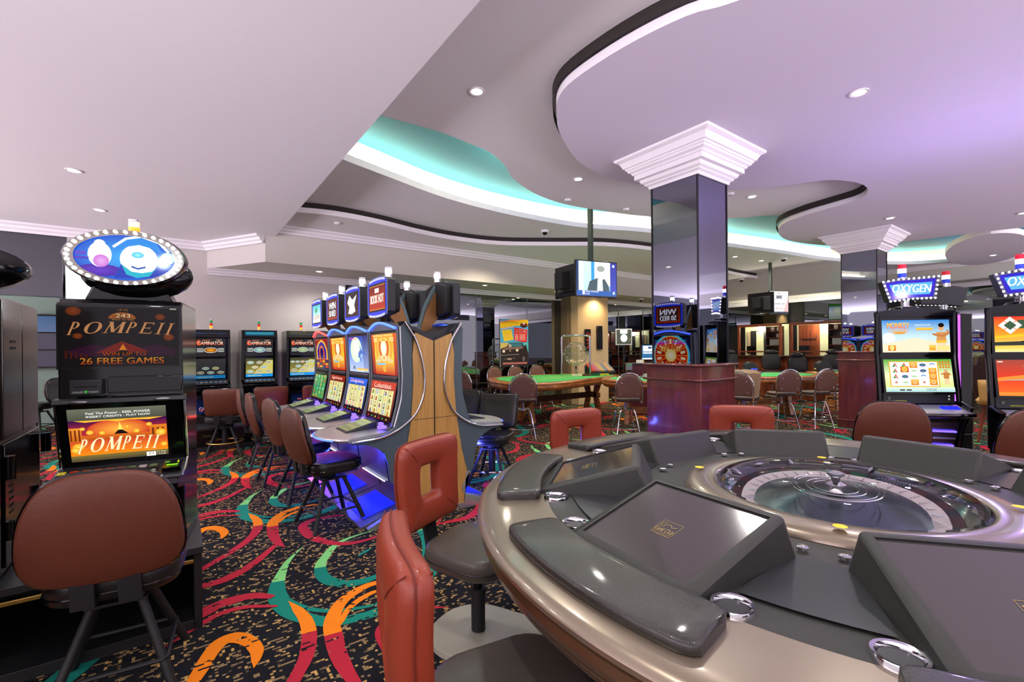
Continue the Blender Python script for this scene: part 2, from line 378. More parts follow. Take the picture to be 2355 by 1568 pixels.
# ---------------------------------------------------------------- the floor: carpet with drawn swirls
def carpet_mat():
    m = bpy.data.materials.new('carpet'); m.use_nodes = True; nt = m.node_tree; b = nt.nodes['Principled BSDF']
    b.inputs['Roughness'].default_value = .95; b.inputs['Specular IOR Level'].default_value = .15
    tc = nt.nodes.new('ShaderNodeTexCoord')
    a = nt.nodes.new('ShaderNodeVertexColor'); a.layer_name = 'Col'
    def speck(scale, sx, sy, rot, lo, hi, det=1.5):
        mp = nt.nodes.new('ShaderNodeMapping'); mp.inputs['Scale'].default_value = (sx, sy, 1); mp.inputs['Rotation'].default_value = (0, 0, rot)
        # snap to a weave grid so flecks look woven
        vm = nt.nodes.new('ShaderNodeVectorMath'); vm.operation = 'SNAP'; vm.inputs[1].default_value = (.012, .012, .012)
        n = nt.nodes.new('ShaderNodeTexNoise'); n.inputs['Scale'].default_value = scale; n.inputs['Detail'].default_value = det; n.inputs['Roughness'].default_value = .7
        r = nt.nodes.new('ShaderNodeValToRGB'); r.color_ramp.elements[0].position = lo; r.color_ramp.elements[1].position = hi
        nt.links.new(tc.outputs['Object'], vm.inputs[0]); nt.links.new(vm.outputs[0], mp.inputs[0]); nt.links.new(mp.outputs[0], n.inputs['Vector']); nt.links.new(n.outputs['Fac'], r.inputs[0])
        return r.outputs[0]
    s1 = speck(17, 1, 2.6, 0, .585, .60); s2 = speck(24, 2.4, 1, 0, .63, .64)
    mx = nt.nodes.new('ShaderNodeMix'); mx.data_type = 'RGBA'; mx.inputs[6].default_value = lin('#17181c'); mx.inputs[7].default_value = lin('#8a7350')
    nt.links.new(s1, mx.inputs[0])
    mx2 = nt.nodes.new('ShaderNodeMix'); mx2.data_type = 'RGBA'; mx2.inputs[7].default_value = lin('#c09a58'); nt.links.new(mx.outputs[2], mx2.inputs[6]); nt.links.new(s2, mx2.inputs[0])
    # alpha of colour attribute = swirl mask, fleck where alpha < 1
    s3 = speck(13, 1, 2.6, .2, .60, .61)
    al = nt.nodes.new('ShaderNodeMath'); al.operation = 'SUBTRACT'
    fk = nt.nodes.new('ShaderNodeMath'); fk.operation = 'MULTIPLY'
    lt = nt.nodes.new('ShaderNodeMath'); lt.operation = 'LESS_THAN'; lt.inputs[1].default_value = .75
    gt = nt.nodes.new('ShaderNodeMath'); gt.operation = 'GREATER_THAN'; gt.inputs[1].default_value = .25
    nt.links.new(a.outputs['Alpha'], lt.inputs[0]); nt.links.new(a.outputs['Alpha'], gt.inputs[0])
    nt.links.new(lt.outputs[0], fk.inputs[0]); nt.links.new(s3, fk.inputs[1])
    nt.links.new(gt.outputs[0], al.inputs[0]); nt.links.new(fk.outputs[0], al.inputs[1])
    mx3 = nt.nodes.new('ShaderNodeMix'); mx3.data_type = 'RGBA'; nt.links.new(mx2.outputs[2], mx3.inputs[6]); nt.links.new(a.outputs[0], mx3.inputs[7]); nt.links.new(al.outputs[0], mx3.inputs[0])
    nt.links.new(mx3.outputs[2], b.inputs['Base Color'])
    n = nt.nodes.new('ShaderNodeTexNoise'); n.inputs['Scale'].default_value = 400; bp = nt.nodes.new('ShaderNodeBump'); bp.inputs['Strength'].default_value = .5; bp.inputs['Distance'].default_value = .004
    nt.links.new(tc.outputs['Object'], n.inputs['Vector']); nt.links.new(n.outputs['Fac'], bp.inputs['Height']); nt.links.new(bp.outputs['Normal'], b.inputs['Normal'])
    M['carpet'] = m
carpet_mat()
GR, TE, OR, RD = '#7fd07a', '#16806e', '#f08418', '#b3283a'
# strokes of one repeat: points, widths, colours with switch fraction
STR = [
 ([(.726,3.55),(.602,3.374),(.529,3.199),(.483,3.053),(.465,2.892),(.49,2.716),(.561,2.572),(.654,2.475),(.764,2.437),(.86,2.43),(1.02,2.47),(1.2,2.58),(1.33,2.73),(1.43,2.92),(1.51,3.164),(1.52,3.348),(1.44,3.469)],
  [.005,.035,.06,.085,.105,.1,.085,.08,.075,.07,.075,.09,.12,.13,.09,.05,.005], [(GR,.0),(TE,.16),(GR,.93)]),
 ([(.491,3.047),(.508,2.86),(.584,2.674),(.683,2.58),(.792,2.526),(.9,2.507),(1.05,2.56)], [.0,.02,.035,.035,.03,.025,.0], [(TE,0)]),
 ([(1.276,3.543),(1.059,3.511),(.925,3.439),(.808,3.275),(.757,3.171),(.733,3.032),(.755,2.917),(.823,2.83),(.925,2.8),(1.03,2.823),(1.12,2.9)], [.0,.03,.05,.06,.07,.08,.085,.08,.07,.04,.0], [(GR,0),(TE,.42)]),
 ([(1.129,3.233),(1.062,3.203),(.999,3.159)], [.0,.035,.01], [(TE,0)]),
 ([(1.25,3.46),(1.2,3.402),(1.015,3.404),(.885,3.538),(.819,3.731),(.809,3.893),(.831,3.999),(.918,4.062),(1.079,4.052),(1.2,3.97)], [0,.03,.05,.07,.08,.075,.07,.055,.04,0], [(RD,0)]),
 ([(1.1,2.66),(.952,2.732),(.83,2.701),(.742,2.642),(.68,2.554),(.639,2.461),(.619,2.346),(.602,2.227),(.596,2.109),(.603,1.973),(.63,1.87)], [.0,.05,.065,.07,.075,.08,.085,.08,.07,.05,0], [(OR,0),(RD,.58)]),
 ([(1.0,2.62),(.917,2.634),(.824,2.6),(.746,2.541),(.689,2.458),(.656,2.398)], [.0,.035,.04,.035,.03,.0], [(OR,0)]),
 ([(.503,2.833),(.527,2.707),(.54,2.582),(.53,2.453),(.503,2.344),(.471,2.257),(.43,2.185),(.38,2.11),(.27,1.98),(.1,1.8),(-.05,1.6)], [.0,.05,.065,.07,.07,.065,.06,.06,.05,.045,.0], [(OR,0),(RD,.3)]),
 ([(-.02,2.2),(.03,2.33),(.08,2.448),(.119,2.548),(.168,2.626),(.226,2.63),(.279,2.557),(.3,2.458),(.288,2.383),(.271,2.323)], [0,.05,.065,.07,.08,.085,.07,.06,.04,.0], [(OR,0)]),
 ([(-.1,2.8),(.0,2.9),(.113,2.983),(.232,3.028),(.347,3.014),(.443,2.93)], [0,.08,.1,.09,.07,.04], [(RD,0)]),
 ([(-.1,2.7),(.109,2.87),(.202,2.916),(.312,2.9),(.444,2.809)], [0,.04,.045,.035,.02], [(RD,0)]),
 ([(-.3,3.4),(.127,3.323),(.275,3.354),(.421,3.483),(.578,3.703)], [0,.07,.08,.06,.04], [(RD,0)]),
]
fl = MB()
fl.add([(-6, -6, 0), (20, -6, 0), (20, 16, 0), (-6, 16, 0)], [(0, 1, 2, 3)], 'carpet', (0, 0, 0, 0))
PER = 1.745
sm = []
for k, (pts, ws, cols) in enumerate(STR):
    P = spline([(x, y, 0) for x, y in pts], 5); N = len(P); n0 = len(pts)
    W = []
    for i in range(N):
        t = i/5; a = min(n0-1, int(t)); b = min(n0-1, a+1); W.append(ws[a]*(1-(t-a))+ws[b]*(t-a))
    sm.append((P, W, cols))
alp = [1, .5, 1, .5, 1, .5, 1, .5, 1, .5, .5, 1]
for iu in range(-3, 9):
    for iv in range(-2, 7):
        ou = iu*PER; ov = iv*PER
        cx = ou+.9; cy = ov+3
        Yc = cx*.591+cy*.807; Xc = cx*.807-cy*.591
        if Yc < -.5 or abs(Xc) > 1.2*Yc+2.2 or cx > 14 or cy > 13: continue
        for k, (P, W, cols) in enumerate(sm):
            N = len(P); z = .0006+.00025*k
            for i in range(N-1):
                q = []
                for j in (i, i+1):
                    a = Vector(P[max(0, j-1)]); b = Vector(P[min(N-1, j+1)]); t = (b-a); t.normalize(); nn = Vector((-t.y, t.x, 0))
                    p = Vector(P[j]); q += [p+nn*W[j]/2, p-nn*W[j]/2]
                fr = (i+.5)/(N-1); c = cols[0][0]
                for cc, f0 in cols:
                    if fr >= f0: c = cc
                al = 1.0 if (i*7//N+k) % 3 else .5
                cl = lin(c)[:3]+(al,)
                fl.add([(x.x+ou, x.y+ov, z) for x in (q[1], q[3], q[2], q[0])], [(0, 1, 2, 3)], 'carpet', cl)
struct(fl.build('floor', shade=False))

# ---------------------------------------------------------------- ceiling tiers
near = [(1.0,3.9),(1.49,3.89),(1.97,3.87),(2.37,3.92),(2.66,3.98),(3.02,4.2),(3.27,4.42),(3.83,4.69),(4.47,4.8),(5.25,4.69),(6.03,4.46),(7.11,3.83),(7.6,3.3),(8.6,3.1),(9.8,2.9),(10.8,2.6),(11.5,1.9),(11.6,.8),(12.6,.1),(14,-.3),(15.4,0)]
far = [(1.0,4.85),(1.46,5.02),(2.07,5.23),(2.95,5.51),(3.95,5.64),(5.03,5.62),(5.75,5.49),(6.71,5.15),(7.9,5.0),(9.09,4.92),(10.75,4.63),(12.4,4.4),(13.8,4.0),(14.9,3.4),(15.4,2.4),(15.45,1.2)]
def sp2(p, n=4): return [(a, b) for a, b, _ in spline([(x, y, 0) for x, y in p], n)]
nearS = sp2(near); farS = sp2(far)
hole = nearS+farS[::-1]
def slab(mb, outer, holes, z0, z1, mu, ms, rim=None):
    loops = [[Vector((x, y, 0)) for x, y in outer]]+[[Vector((x, y, 0)) for x, y in h] for h in holes]
    pts = [p for l in loops for p in l]; tr = geometry.tessellate_polygon(loops)
    def orient(t, up):
        a, b, c = (pts[i] for i in t); s_ = (b.x-a.x)*(c.y-a.y)-(c.x-a.x)*(b.y-a.y)
        return tuple(t) if (s_ > 0) == up else tuple(t)[::-1]
    mb.add([(p.x, p.y, z0) for p in pts], [orient(t, False) for t in tr], mu)
    mb.add([(p.x, p.y, z1) for p in pts], [orient(t, True) for t in tr], mu)
    for l in loops:
        n = len(l); mb.add([(p.x, p.y, z0) for p in l]+[(p.x, p.y, z1) for p in l], [(i, (i+1) % n, n+(i+1) % n, n+i) for i in range(n)], ms)
UL, UR, VF, VB = 1.235, 16.6, 8.83, -6.0
m = MB(); m.b2((UL, VB, 3.80), (UR, VF, 3.86), 'teal_paint'); struct(m.build('ceiling'))
m = MB(); slab(m, [(UL, VB), (UR, VB), (UR, VF), (UL, VF)], [[(max(UL+.01, x), y) for x, y in hole]], 3.44, 3.52, 'ceil_white', 'trim_white'); struct(m.build('ceiling_tier', sharp=30))
disc = [(3.1,-.6),(2.75,.6),(2.51,1.29),(2.38,1.53),(2.3,1.92),(2.29,2.36),(2.36,2.6),(2.51,2.79),(2.78,3.04),(3.31,3.36),(3.84,3.49),(4.38,3.44),(5.0,3.2),(5.49,2.85),(5.82,2.5),(5.97,2.19),(6.2,2.01),(6.56,1.93),(6.89,1.98),(7.16,2.15),(7.26,2.46),(7.37,2.87),(7.61,3.27),(8.12,3.56),(8.82,3.72),(9.6,3.6),(10.3,3.3),(10.7,2.78),(10.85,2.18),(11.0,1.5),(11.2,.6),(11.2,-2)]
dS = sp2(disc)+[(11.2, -5.5), (3.4, -5.5)]
m = MB(); slab(m, dS, [], 3.30, 3.365, 'ceil_lilac', 'trim_white'); struct(m.build('ceiling_lobe', sharp=30))
m = MB(); slab(m, [(13.35+2.1*math.cos(a*PI/20)*.985-.6*math.sin(a*PI/20)*.17, 1.87+2.1*math.cos(a*PI/20)*.17+.6*math.sin(a*PI/20)*.985) for a in range(40)], [], 3.30, 3.40, 'ceil_lilac', 'trim_white'); struct(m.build('ceiling_lobe', sharp=30))
ledge = [(1.235,6.8),(1.82,6.66),(2.49,6.72),(3.2,6.9),(3.95,6.98),(4.78,6.84),(5.61,6.35),(6.4,5.85),(7.39,5.6),(8.4,5.6),(9.4,5.85),(10.6,6.1),(11.8,6.25),(13.0,6.25)]
lS = sp2(ledge)+[(13.0, 7.72), (1.235, 7.72)]
m = MB(); slab(m, lS, [], 3.29, 3.36, 'ceil_white', 'trim_white'); struct(m.build('ceiling_ledge', sharp=30))
def shade_strip(name, path, d, z0, z1):
    # dark strip built above a rim in place of the soft shadow there
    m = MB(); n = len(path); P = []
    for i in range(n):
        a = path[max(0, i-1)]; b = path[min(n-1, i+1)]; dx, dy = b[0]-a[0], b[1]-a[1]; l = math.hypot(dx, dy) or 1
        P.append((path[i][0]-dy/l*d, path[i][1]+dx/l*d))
    m.add([(x, y, z0) for x, y in P]+[(x, y, z1) for x, y in P], [(i, i+1, n+i+1, n+i) for i in range(n-1)], 'shade_dark'); return struct(m.build(name))
shade_strip('ledge_shade', sp2(ledge), .03, 3.355, 3.441)
shade_strip('lobe_shade', sp2(disc), .03, 3.36, 3.441)
# low ceiling at the left, the bulkhead round the back and end walls
m = MB(); m.b2((-9, VB, 3.13), (UL, VF, 3.86), 'ceil_white'); struct(m.build('ceiling_low'))
def wprism(name, poly, z0, z1, mt, bevel=0):
    m = MB(); m.prism(poly, z0, z1, mt); return struct(m.build(name, bevel=bevel, sharp=30))
wprism('trim_1', [(1.10, 7.70), (13.0, 7.70), (13.0, 4.2), (14.0, 4.2), (14.0, 8.83), (.43, 8.83)], 2.736, 3.79, 'wall_paint')
m = MB(); m.b2((15.6, -6, 3.0), (16.6, 4.2, 3.79), 'wall_paint'); struct(m.build('trim_11'))
# walls
m = MB(); m.b2((-1.2, 8.83, 0), (2.6, 8.98, 3.9), 'wall_paint'); struct(m.build('wall_back'))
m = MB(); m.b2((2.6, 8.83, 0), (14.2, 8.98, 3.9), 'black_matte'); m.b2((3.28, 8.80, .12), (8.1, 8.829, 2.736), 'mirror_wall'); m.b2((9.2, 8.80, .12), (13.9, 8.829, 2.736), 'mirror_wall')
for u in (4.35, 5.45, 6.9, 10.2, 11.3): m.b2((u-.008, 8.79, .12), (u+.008, 8.80, 2.736), 'steel')
m.b2((2.6, 8.79, 0), (8.1, 8.829, .12), 'dark_wood'); m.b2((9.2, 8.79, 0), (13.9, 8.829, .12), 'dark_wood')
struct(m.build('wall_back'))
m = MB(); m.b2((14.0, 4.2, 0), (14.15, 8.98, 3.9), 'black_matte'); m.b2((14.0, 4.2, 0), (16.7, 4.35, 3.9), 'black_matte'); m.b2((16.5, -6, 0), (16.65, 4.2, 3.9), 'black_matte'); m.b2((16.46, -5.5, .9), (16.499, 4.2, 3.0), 'mirror_wall'); m.b2((13.96, 4.25, 2.08), (13.999, 5.46, 2.736), 'mirror_wall'); m.b2((13.96, 5.9, 2.08), (13.999, 8.2, 2.736), 'mirror_wall'); m.b2((16.46, -5.5, 0), (16.499, 4.2, .9), 'dark_wood')
struct(m.build('wall_end'))
# walls behind the camera
m = MB(); m.b2((-9, -6.15, 3.13), (14.15, -6, 3.9), 'wall_dim'); struct(m.build('wall_front'))
m = MB(); m.b2((-9.15, 9, 0), (-9, 16, 3.9), 'wall_dim'); struct(m.build('wall_side'))
# header over the opening at far left and the room beyond it
m = MB(); m.b2((-9, 8.83, 2.18), (-1.2, 8.98, 3.2), 'header_grey'); m.b2((-9, 8.98, 2.5), (1, 16, 2.6), 'ceil_lilac'); struct(m.build('wall_left'))
m = MB(); m.b2((-9, 12.4, 0), (1, 12.55, 2.6), 'wall_green'); struct(m.build('wall_far'))
# pillar on the back wall
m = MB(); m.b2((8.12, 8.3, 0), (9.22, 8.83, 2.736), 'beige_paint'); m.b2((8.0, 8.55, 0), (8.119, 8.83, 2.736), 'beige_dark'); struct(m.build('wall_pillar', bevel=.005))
# crown mouldings
CR = [(0, 0), (.02, -.10), (.045, -.10), (.05, -.075), (.075, -.06), (.08, -.035), (.12, -.02), (.12, 0)]
def crown(name, p0, p1, nrm, z, s=1.):
    p0 = Vector((p0[0], p0[1], 0)); p1 = Vector((p1[0], p1[1], 0)); n = Vector((nrm[0], nrm[1], 0)); L = (p1-p0).length; d = (p1-p0)/L
    m = MB(); m.prism([(a*s, b*s) for a, b in CR], 0, L, 'trim_white', lambda p, q, t: tuple(p0+d*t+n*p+Vector((0, 0, z+q)))); return struct(m.build(name, sharp=30))
crown('trim_2', (-9, 8.83), (.43, 8.83), (0, -1), 3.13, 1.2)
crown('trim_3', (.43, 8.83), (8.1, 8.83), (0, -1), 2.736, 1.)
crown('trim_4', (9.22, 8.83), (14, 8.83), (0, -1), 2.736, 1.)
crown('trim_5', (1.235, 7.70), (13.0, 7.70), (0, -1), 3.29, 1.1)
crown('trim_6', (.43, 8.83), (1.10, 7.70), (-.86, -.51), 3.13, 1.2)
crown('trim_7', (15.6, 4.2), (15.6, -6), (-1, 0), 3.44, 1.1); crown('trim_12', (16.46, 4.2), (16.46, -6), (-1, 0), 3.0, 1.1)
crown('trim_8', (13.96, 8.8), (13.96, 4.2), (-1, 0), 2.736, 1.)
# window in the far room
m = MB(); m.b2((-2.13, 12.33, 1.12), (-.2, 12.399, 2.14), 'black_trim')
for i in range(6):
    for j in range(3): m.b2((-2.10+i*.31, 12.30, 1.15+j*.33), (-2.10+i*.31+.28, 12.329, 1.15+j*.33+.30), 'window_pane' if j < 2 else 'window_blue')
struct(m.build('window_1'))

# cove tubes hidden behind the lip of the recess
m = MB()
def offs(path, d): return [(x, y+d) for x, y in path]
fp = [(x, y) for x, y in farS if x > UL+.05]
m.tube([(x, y+.10, 3.56) for x, y in fp], .012, 'cove_tube', n=6)
nn_ = [(x, y) for x, y in nearS if 2.3 < x < 3.9]
m.tube([(x, y-.06, 3.58) for x, y in nn_], .02, 'cove_tube', n=6)
m.tube([(x+.1, y, 3.56) for x, y in [(11.7, 2.0), (11.75, 1.5), (11.9, .9)]], .012, 'cove_tube', n=6)
struct(m.build('trim_9'))
# back wall of the cove behind the tubes
m = MB(); bw = [(x, y+.2) for x, y in farS if x > UL]
m.add([(x, y, 3.52) for x, y in bw]+[(x, y, 3.80) for x, y in bw], [(i, i+1, len(bw)+i+1, len(bw)+i) for i in range(len(bw)-1)], 'trim_white')
struct(m.build('trim_10'))

# ---------------------------------------------------------------- downlights
def downlight(x, y, z, label, power=30, col=(1, .95, .9), em='led_white', grp=None):
    t = thing('downlight', label, 'downlight', (x, y, z), group=grp)
    m = MB(); m.lathe([(.062, -.001), (.062, -.008), (.045, -.006), (.042, .0)], (0, 0, 0), 'trim_white', 24); m.build('trim_ring', t)
    m = MB(); m.lathe([(.043, -.004), (.02, -.009), (.0001, -.010)], (0, 0, 0), em, 16); m.build('lamp', t)
    if power:
        light('SPOT', 'spot_beam', (x, y, z-.03), power*1.7, col, .05, spot=150)
    return t
downlight(1.94, 3.09, 3.44, 'bright round downlight above the slot machine island, nearest the low ceiling edge', 45)
downlight(3.93, 3.99, 3.44, 'bright round downlight between the teal recess and the mirrored column', 45)
downlight(6.33, 3.11, 3.44, 'bright round downlight just right of the large capital', 45)
downlight(4.15, 1.24, 3.30, 'bright round downlight in the lilac ceiling lobe above the roulette table', 45)
downlight(-.76, 5.96, 3.13, 'small warm downlight in the low left ceiling, nearer of two', 25, em='led_warm')
downlight(-.72, 7.44, 3.13, 'small warm downlight in the low left ceiling above the oval pirate sign', 25, em='led_warm')
downlight(1.97, 8.15, 2.736, 'white downlight under the bulkhead above the three wall slot machines', 30)
downlight(5.21, 8.05, 2.736, 'warm bulkhead downlight above the promotional poster, left of the two', 30, (1, .75, .45), 'led_warm')
downlight(7.2, 8.05, 2.736, 'warm bulkhead downlight left of the hanging television', 30, (1, .75, .45), 'led_warm')
downlight(8.7, 8.1, 2.736, 'warm downlight washing the beige wall pillar', 40, (1, .72, .4), 'led_warm')
downlight(10.9, 8.1, 2.736, 'warm bulkhead downlight right of the beige pillar', 30, (1, .75, .45), 'led_warm')
for i, (x, y, z) in enumerate([(8.6, 2.2, 3.3), (8.3, 4.6, 3.44), (9.9, 1.0, 3.3), (10.2, 5.4, 3.44), (11.2, 5.3, 3.44), (14.0, 1.85, 3.3)]):
    downlight(x, y, z, ['downlight in the lilac ceiling right of the small capital', 'small downlight by the tip of the curved white rim', 'downlight in the lilac ceiling above the right slot machine, near the top',
        'small ceiling downlight left of the second hanging television', 'small ceiling downlight right of the second hanging television', 'bright downlight in the small round ceiling lobe at the far right'][i], 45)

for x, y, z in ((1.6, -.2, 3.27), (3.2, 2.2, 3.27), (.2, 1.2, 3.1), (-1.6, 4.2, 3.1), (-.2, 4.4, 3.1), (3.6, -1.6, 3.27), (.9, 6.2, 3.1), (-1.8, 10.4, 2.47)):
    light('SPOT', 'spot_beam', (x, y, z), 60, (1, .95, .9), .05, spot=150)  # added fill spots with no fitting, brightening roulette and foreground
for x, y, z in ((7.5, 6.6, 3.25), (4.8, 6.9, 3.25), (9.6, 5.4, 3.25), (9.0, 3.6, 3.25), (11.9, 6.4, 3.25), (5.9, 5.0, 3.4)):
    light('SPOT', 'spot_beam', (x, y, z), 130, (1, .86, .66), .05, spot=150)  # added warm spots with no fitting, to brighten the table area
# ---------------------------------------------------------------- mirrored columns
def column(x, y, s, zt, zp, label):
    # x,y = near corner (low u, low v); s = side; zt ceiling; zp plinth top
    t = thing('mirrored_column', label, 'column', (x+s/2, y+s/2, 0))
    h = s/2
    m = MB(); m.b2((-h, -h, zp), (h, h, zt-.30), 'mirror_dark')
    for a in (-1, 1):
        for b in (-1, 1): m.b2((a*h-.007, b*h-.007, zp), (a*h+.007, b*h+.007, zt-.30), 'black_trim')
    m.build('mirror_shaft', t)
    # capital: stepped square profile
    pr = [(h+.005, -.31), (h+.02, -.31), (h+.025, -.285), (h+.05, -.27), (h+.05, -.26), (h+.075, -.245), (h+.085, -.215), (h+.12, -.21), (h+.12, -.165),
          (h+.135, -.16), (h+.14, -.145), (h+.165, -.13), (h+.17, -.115), (h+.18, -.11), (h+.185, -.095), (h+.20, -.09), (h+.205, -.075), (h+.225, -.04), (h+.26, -.02), (h+.265, 0)]
    m = MB(); vs = []
    for r, z in pr: vs += [(-r, -r, zt+z), (r, -r, zt+z), (r, r, zt+z), (-r, r, zt+z)]
    fs = []
    for i in range(len(pr)-1):
        for k in range(4): l = (k+1) % 4; fs.append((i*4+k, i*4+l, i*4+4+l, i*4+4+k))
    m.add(vs, fs, 'trim_white'); m.build('capital', t, sharp=25)
    p = h+.045
    m = MB(); m.b2((-p, -p, 0), (p, p, zp), 'plinth_wood')
    m.build('plinth', t, bevel=.004)
    m = MB(); m.b2((-p-.035, -p-.035, zp-.012), (p+.035, p+.035, zp+.012), 'plinth_wood'); m.build('plinth_cap', t, bevel=.01)
    m = MB(); m.b2((-p-.03, -p-.03, zp-.148), (p+.03, p+.03, zp-.125), 'plinth_wood'); m.build('plinth_band', t, bevel=.009)
    m = MB(); m.b2((-p-.015, -p-.015, 0), (p+.015, p+.015, .13), 'plinth_wood'); m.b2((-p-.035, -p-.035, .13), (p+.035, p+.035, .15), 'plinth_wood'); m.build('plinth_foot', t, bevel=.006)
    return t
column(3.88, 2.40, .50, 3.30, 1.235, 'large mirrored square column on a mahogany plinth behind the roulette machine')
c2 = (6.0*.807+7.57*.591, -6.0*.591+7.57*.807)
column(c2[0], c2[1], .50, 3.30, 1.30, 'farther mirrored square column on a mahogany plinth, left of the fighter screen slot machine')

# ---------------------------------------------------------------- electronic roulette machine
RX, RY, RR = 1.30*.807+1.86*.591, -1.30*.591+1.86*.807, 1.44
def roulette():
    t = thing('roulette_machine', 'big round multi-player electronic roulette machine with bronze rim and black screens', 'roulette machine', (RX, RY, 0))
    def pol(r, a, z): return (r*math.cos(a), r*math.sin(a), z)
    # rim: polished taupe band with ridges below
    prof = [(1.16, .79), (1.165, .797), (1.36, .797), (1.415, .795), (1.434, .787), (1.442, .775), (1.440, .762), (1.428, .752)]
    m = MB(); m.lathe(prof, (0, 0, 0), 'metal_taupe', 160); m.build('rim', t, sharp=40)
    prof = [(1.428, .753), (1.414, .750), (1.426, .743), (1.430, .722), (1.424, .704), (1.408, .700), (1.418, .694), (1.415, .685), (1.400, .681), (1.408, .676), (1.403, .667), (1.388, .663), (1.394, .657), (1.380, .650), (1.30, .645)]
    m = MB(); m.lathe(prof, (0, 0, 0), 'taupe_band', 160); m.build('rim_band', t, sharp=25)
    m = MB(); m.lathe([(1.165, .793), (1.15, .798), (1.0, .80), (.88, .805), (.60, .80), (.55, .79)], (0, 0, 0), 'deck_grey', 128); m.build('deck', t, sharp=50)
    # underside and pedestal
    m = MB(); m.lathe([(1.32, .668), (1.10, .655), (.86, .62), (.80, .60), (.80, .10)], (0, 0, 0), 'black_gloss', 16); m.build('cabinet', t, sharp=20)
    m = MB(); m.lathe([(.80, .10), (1.0, .10), (1.0, .0), (.2, .0)], (0, 0, 0), 'steel', 16); m.build('kick_plate', t, sharp=20)
    # wheel ring, bowl, dome
    m = MB(); m.lathe([(.57, .795), (.565, .815), (.54, .828), (.50, .834), (.46, .832), (.445, .825), (.44, .80)], (0, 0, 0), 'metal_taupe', 96); m.build('wheel_ring', t, sharp=60)
    m = MB(); m.lathe([(.445, .825), (.43, .79), (.40, .765), (.36, .752), (.36, .735)], (0, 0, 0), 'wheel_wood', 96); b = m.build('wheel_bowl', t, sharp=60)
    m = MB()
    for k in range(16):
        a = 2*PI*k/16; 
        if k % 2: m.prism([(.025, 0), (0, .008), (-.025, 0), (0, -.008)], 0, .006, 'chrome', lambda p, q, h, a=a: ((.395+q)*math.cos(a)-p*math.sin(a), (.395+q)*math.sin(a)+p*math.cos(a), .774+q*.55+h))
        else: m.prism([(.008, 0), (0, .025), (-.008, 0), (0, -.025)], 0, .006, 'chrome', lambda p, q, h, a=a: ((.395+q)*math.cos(a)-p*math.sin(a), (.395+q)*math.sin(a)+p*math.cos(a), .774+q*.55+h))
    m.build('deflectors', b)
    # number ring with pockets
    A = MB(); seg = 37
    for k in range(seg):
        a0 = 2*PI*k/seg; a1 = 2*PI*(k+1)/seg; col = '#0f4a2c' if k == 0 else ('#3a1618' if k % 2 else '#101014')
        A.add([pol(.36, a0, .752), pol(.36, a1, .752), pol(.325, a1, .746), pol(.325, a0, .746)], [(0, 1, 2, 3)], 'print', lin(col))
        A.add([pol(.325, a0, .746), pol(.325, a1, .746), pol(.28, a1, .732), pol(.28, a0, .732)], [(0, 1, 2, 3)], 'print', lin('#cfc8c4'))
        A.box(pol(.30, a0, .740), (.04, .002, .008), 'chrome', rz=a0)
    A.build('number_ring', t, shade=False)
    m = MB(); m.lathe([(.28, .732), (.20, .745), (.12, .765), (.05, .778), (.0001, .78)], (0, 0, 0), 'wheel_cone', 64); m.build('wheel_cone', t, sharp=60)
    m = MB(); m.lathe([(r_*1.25, .775+(z_-.775)*1.05) for r_, z_ in ((.045, .775), (.045, .785), (.03, .795), (.03, .81), (.038, .818), (.022, .828), (.016, .85), (.03, .862), (.03, .87), (.014, .88), (.012, .90), (.024, .915), (.026, .93), (.012, .94), (.0001, .942))], (0, 0, -.055), 'chrome', 24)
    m.build('turret', t, sharp=50)
    m = MB(); N = 10
    dome = [(.435*math.cos(i*PI/2/N), .828+.075*math.sin(i*PI/2/N)) for i in range(N)]+[(.0001, .903)]
    m.lathe(dome, (0, 0, 0), 'glass_clear', 96); m.build('glass_dome', t, sharp=80)
    m = MB()
    for rr, ww in ((.15, .005), (.135, .003), (.10, .004), (.075, .003)): m.tube([(rr*math.cos(i*PI/24), rr*math.sin(i*PI/24), .80) for i in range(48)], ww*.5, 'chrome', n=4, closed=True)
    m.build('reflection_rings', t)  # thin chrome rings built in place of reflections in the dome glass
    for a in (R(200), R(292), R(25), R(110)):
        m = MB(); m.lathe([(.0001, .844), (.02, .8435)], (.52*math.cos(a), .52*math.sin(a), 0), 'yellow_sticker', 16, ex=1.0); o = m.build('sticker', t); o['label'] = 'yellow oval warning sticker'
    # eight stations
    for k in range(8):
        a = R(210-36.2+45*k)
        st = MB()
        def P(x, y, z, a=a):   # x tangential (ccw), y radial outward from centre
            return (y*math.cos(a)-x*math.sin(a), y*math.sin(a)+x*math.cos(a), z)
        # wedge-shaped housing: low outer edge, high inner edge
        out = [(-.25, 1.16, .80), (.25, 1.16, .80), (.25, .74, .93), (-.25, .74, .93)]
        w0, w1 = .215, .215
        top = [(-.225, 1.165, .815), (.225, 1.165, .815), (.23, .765, .935), (-.23, .765, .935)]
        bot = [(-.25, 1.18, .795), (.25, 1.18, .795), (.235, .705, .80), (-.235, .705, .80)]
        inn = [(-.198, 1.135, .824), (.198, 1.135, .824), (.207, .795, .926), (-.207, .795, .926)]
        vs = [P(*p) for p in bot+top+inn]
        fs = [(0, 4, 5, 1), (1, 5, 6, 2), (2, 6, 7, 3), (3, 7, 4, 0), (4, 8, 9, 5), (5, 9, 10, 6), (6, 10, 11, 7), (7, 11, 8, 4)]
        fs = [tuple(f)[::-1] for f in fs]
        st.add(vs, fs, 'deck_grey'); h = st.build('screen_housing', t, bevel=.016, sharp=50)
        # screen glass sunk into the housing
        o0 = Vector(P(.198, 1.135, .818)); o1 = Vector(P(-.198, 1.135, .818)); o2 = Vector(P(.207, .795, .920)); o3 = Vector(P(-.207, .795, .920))
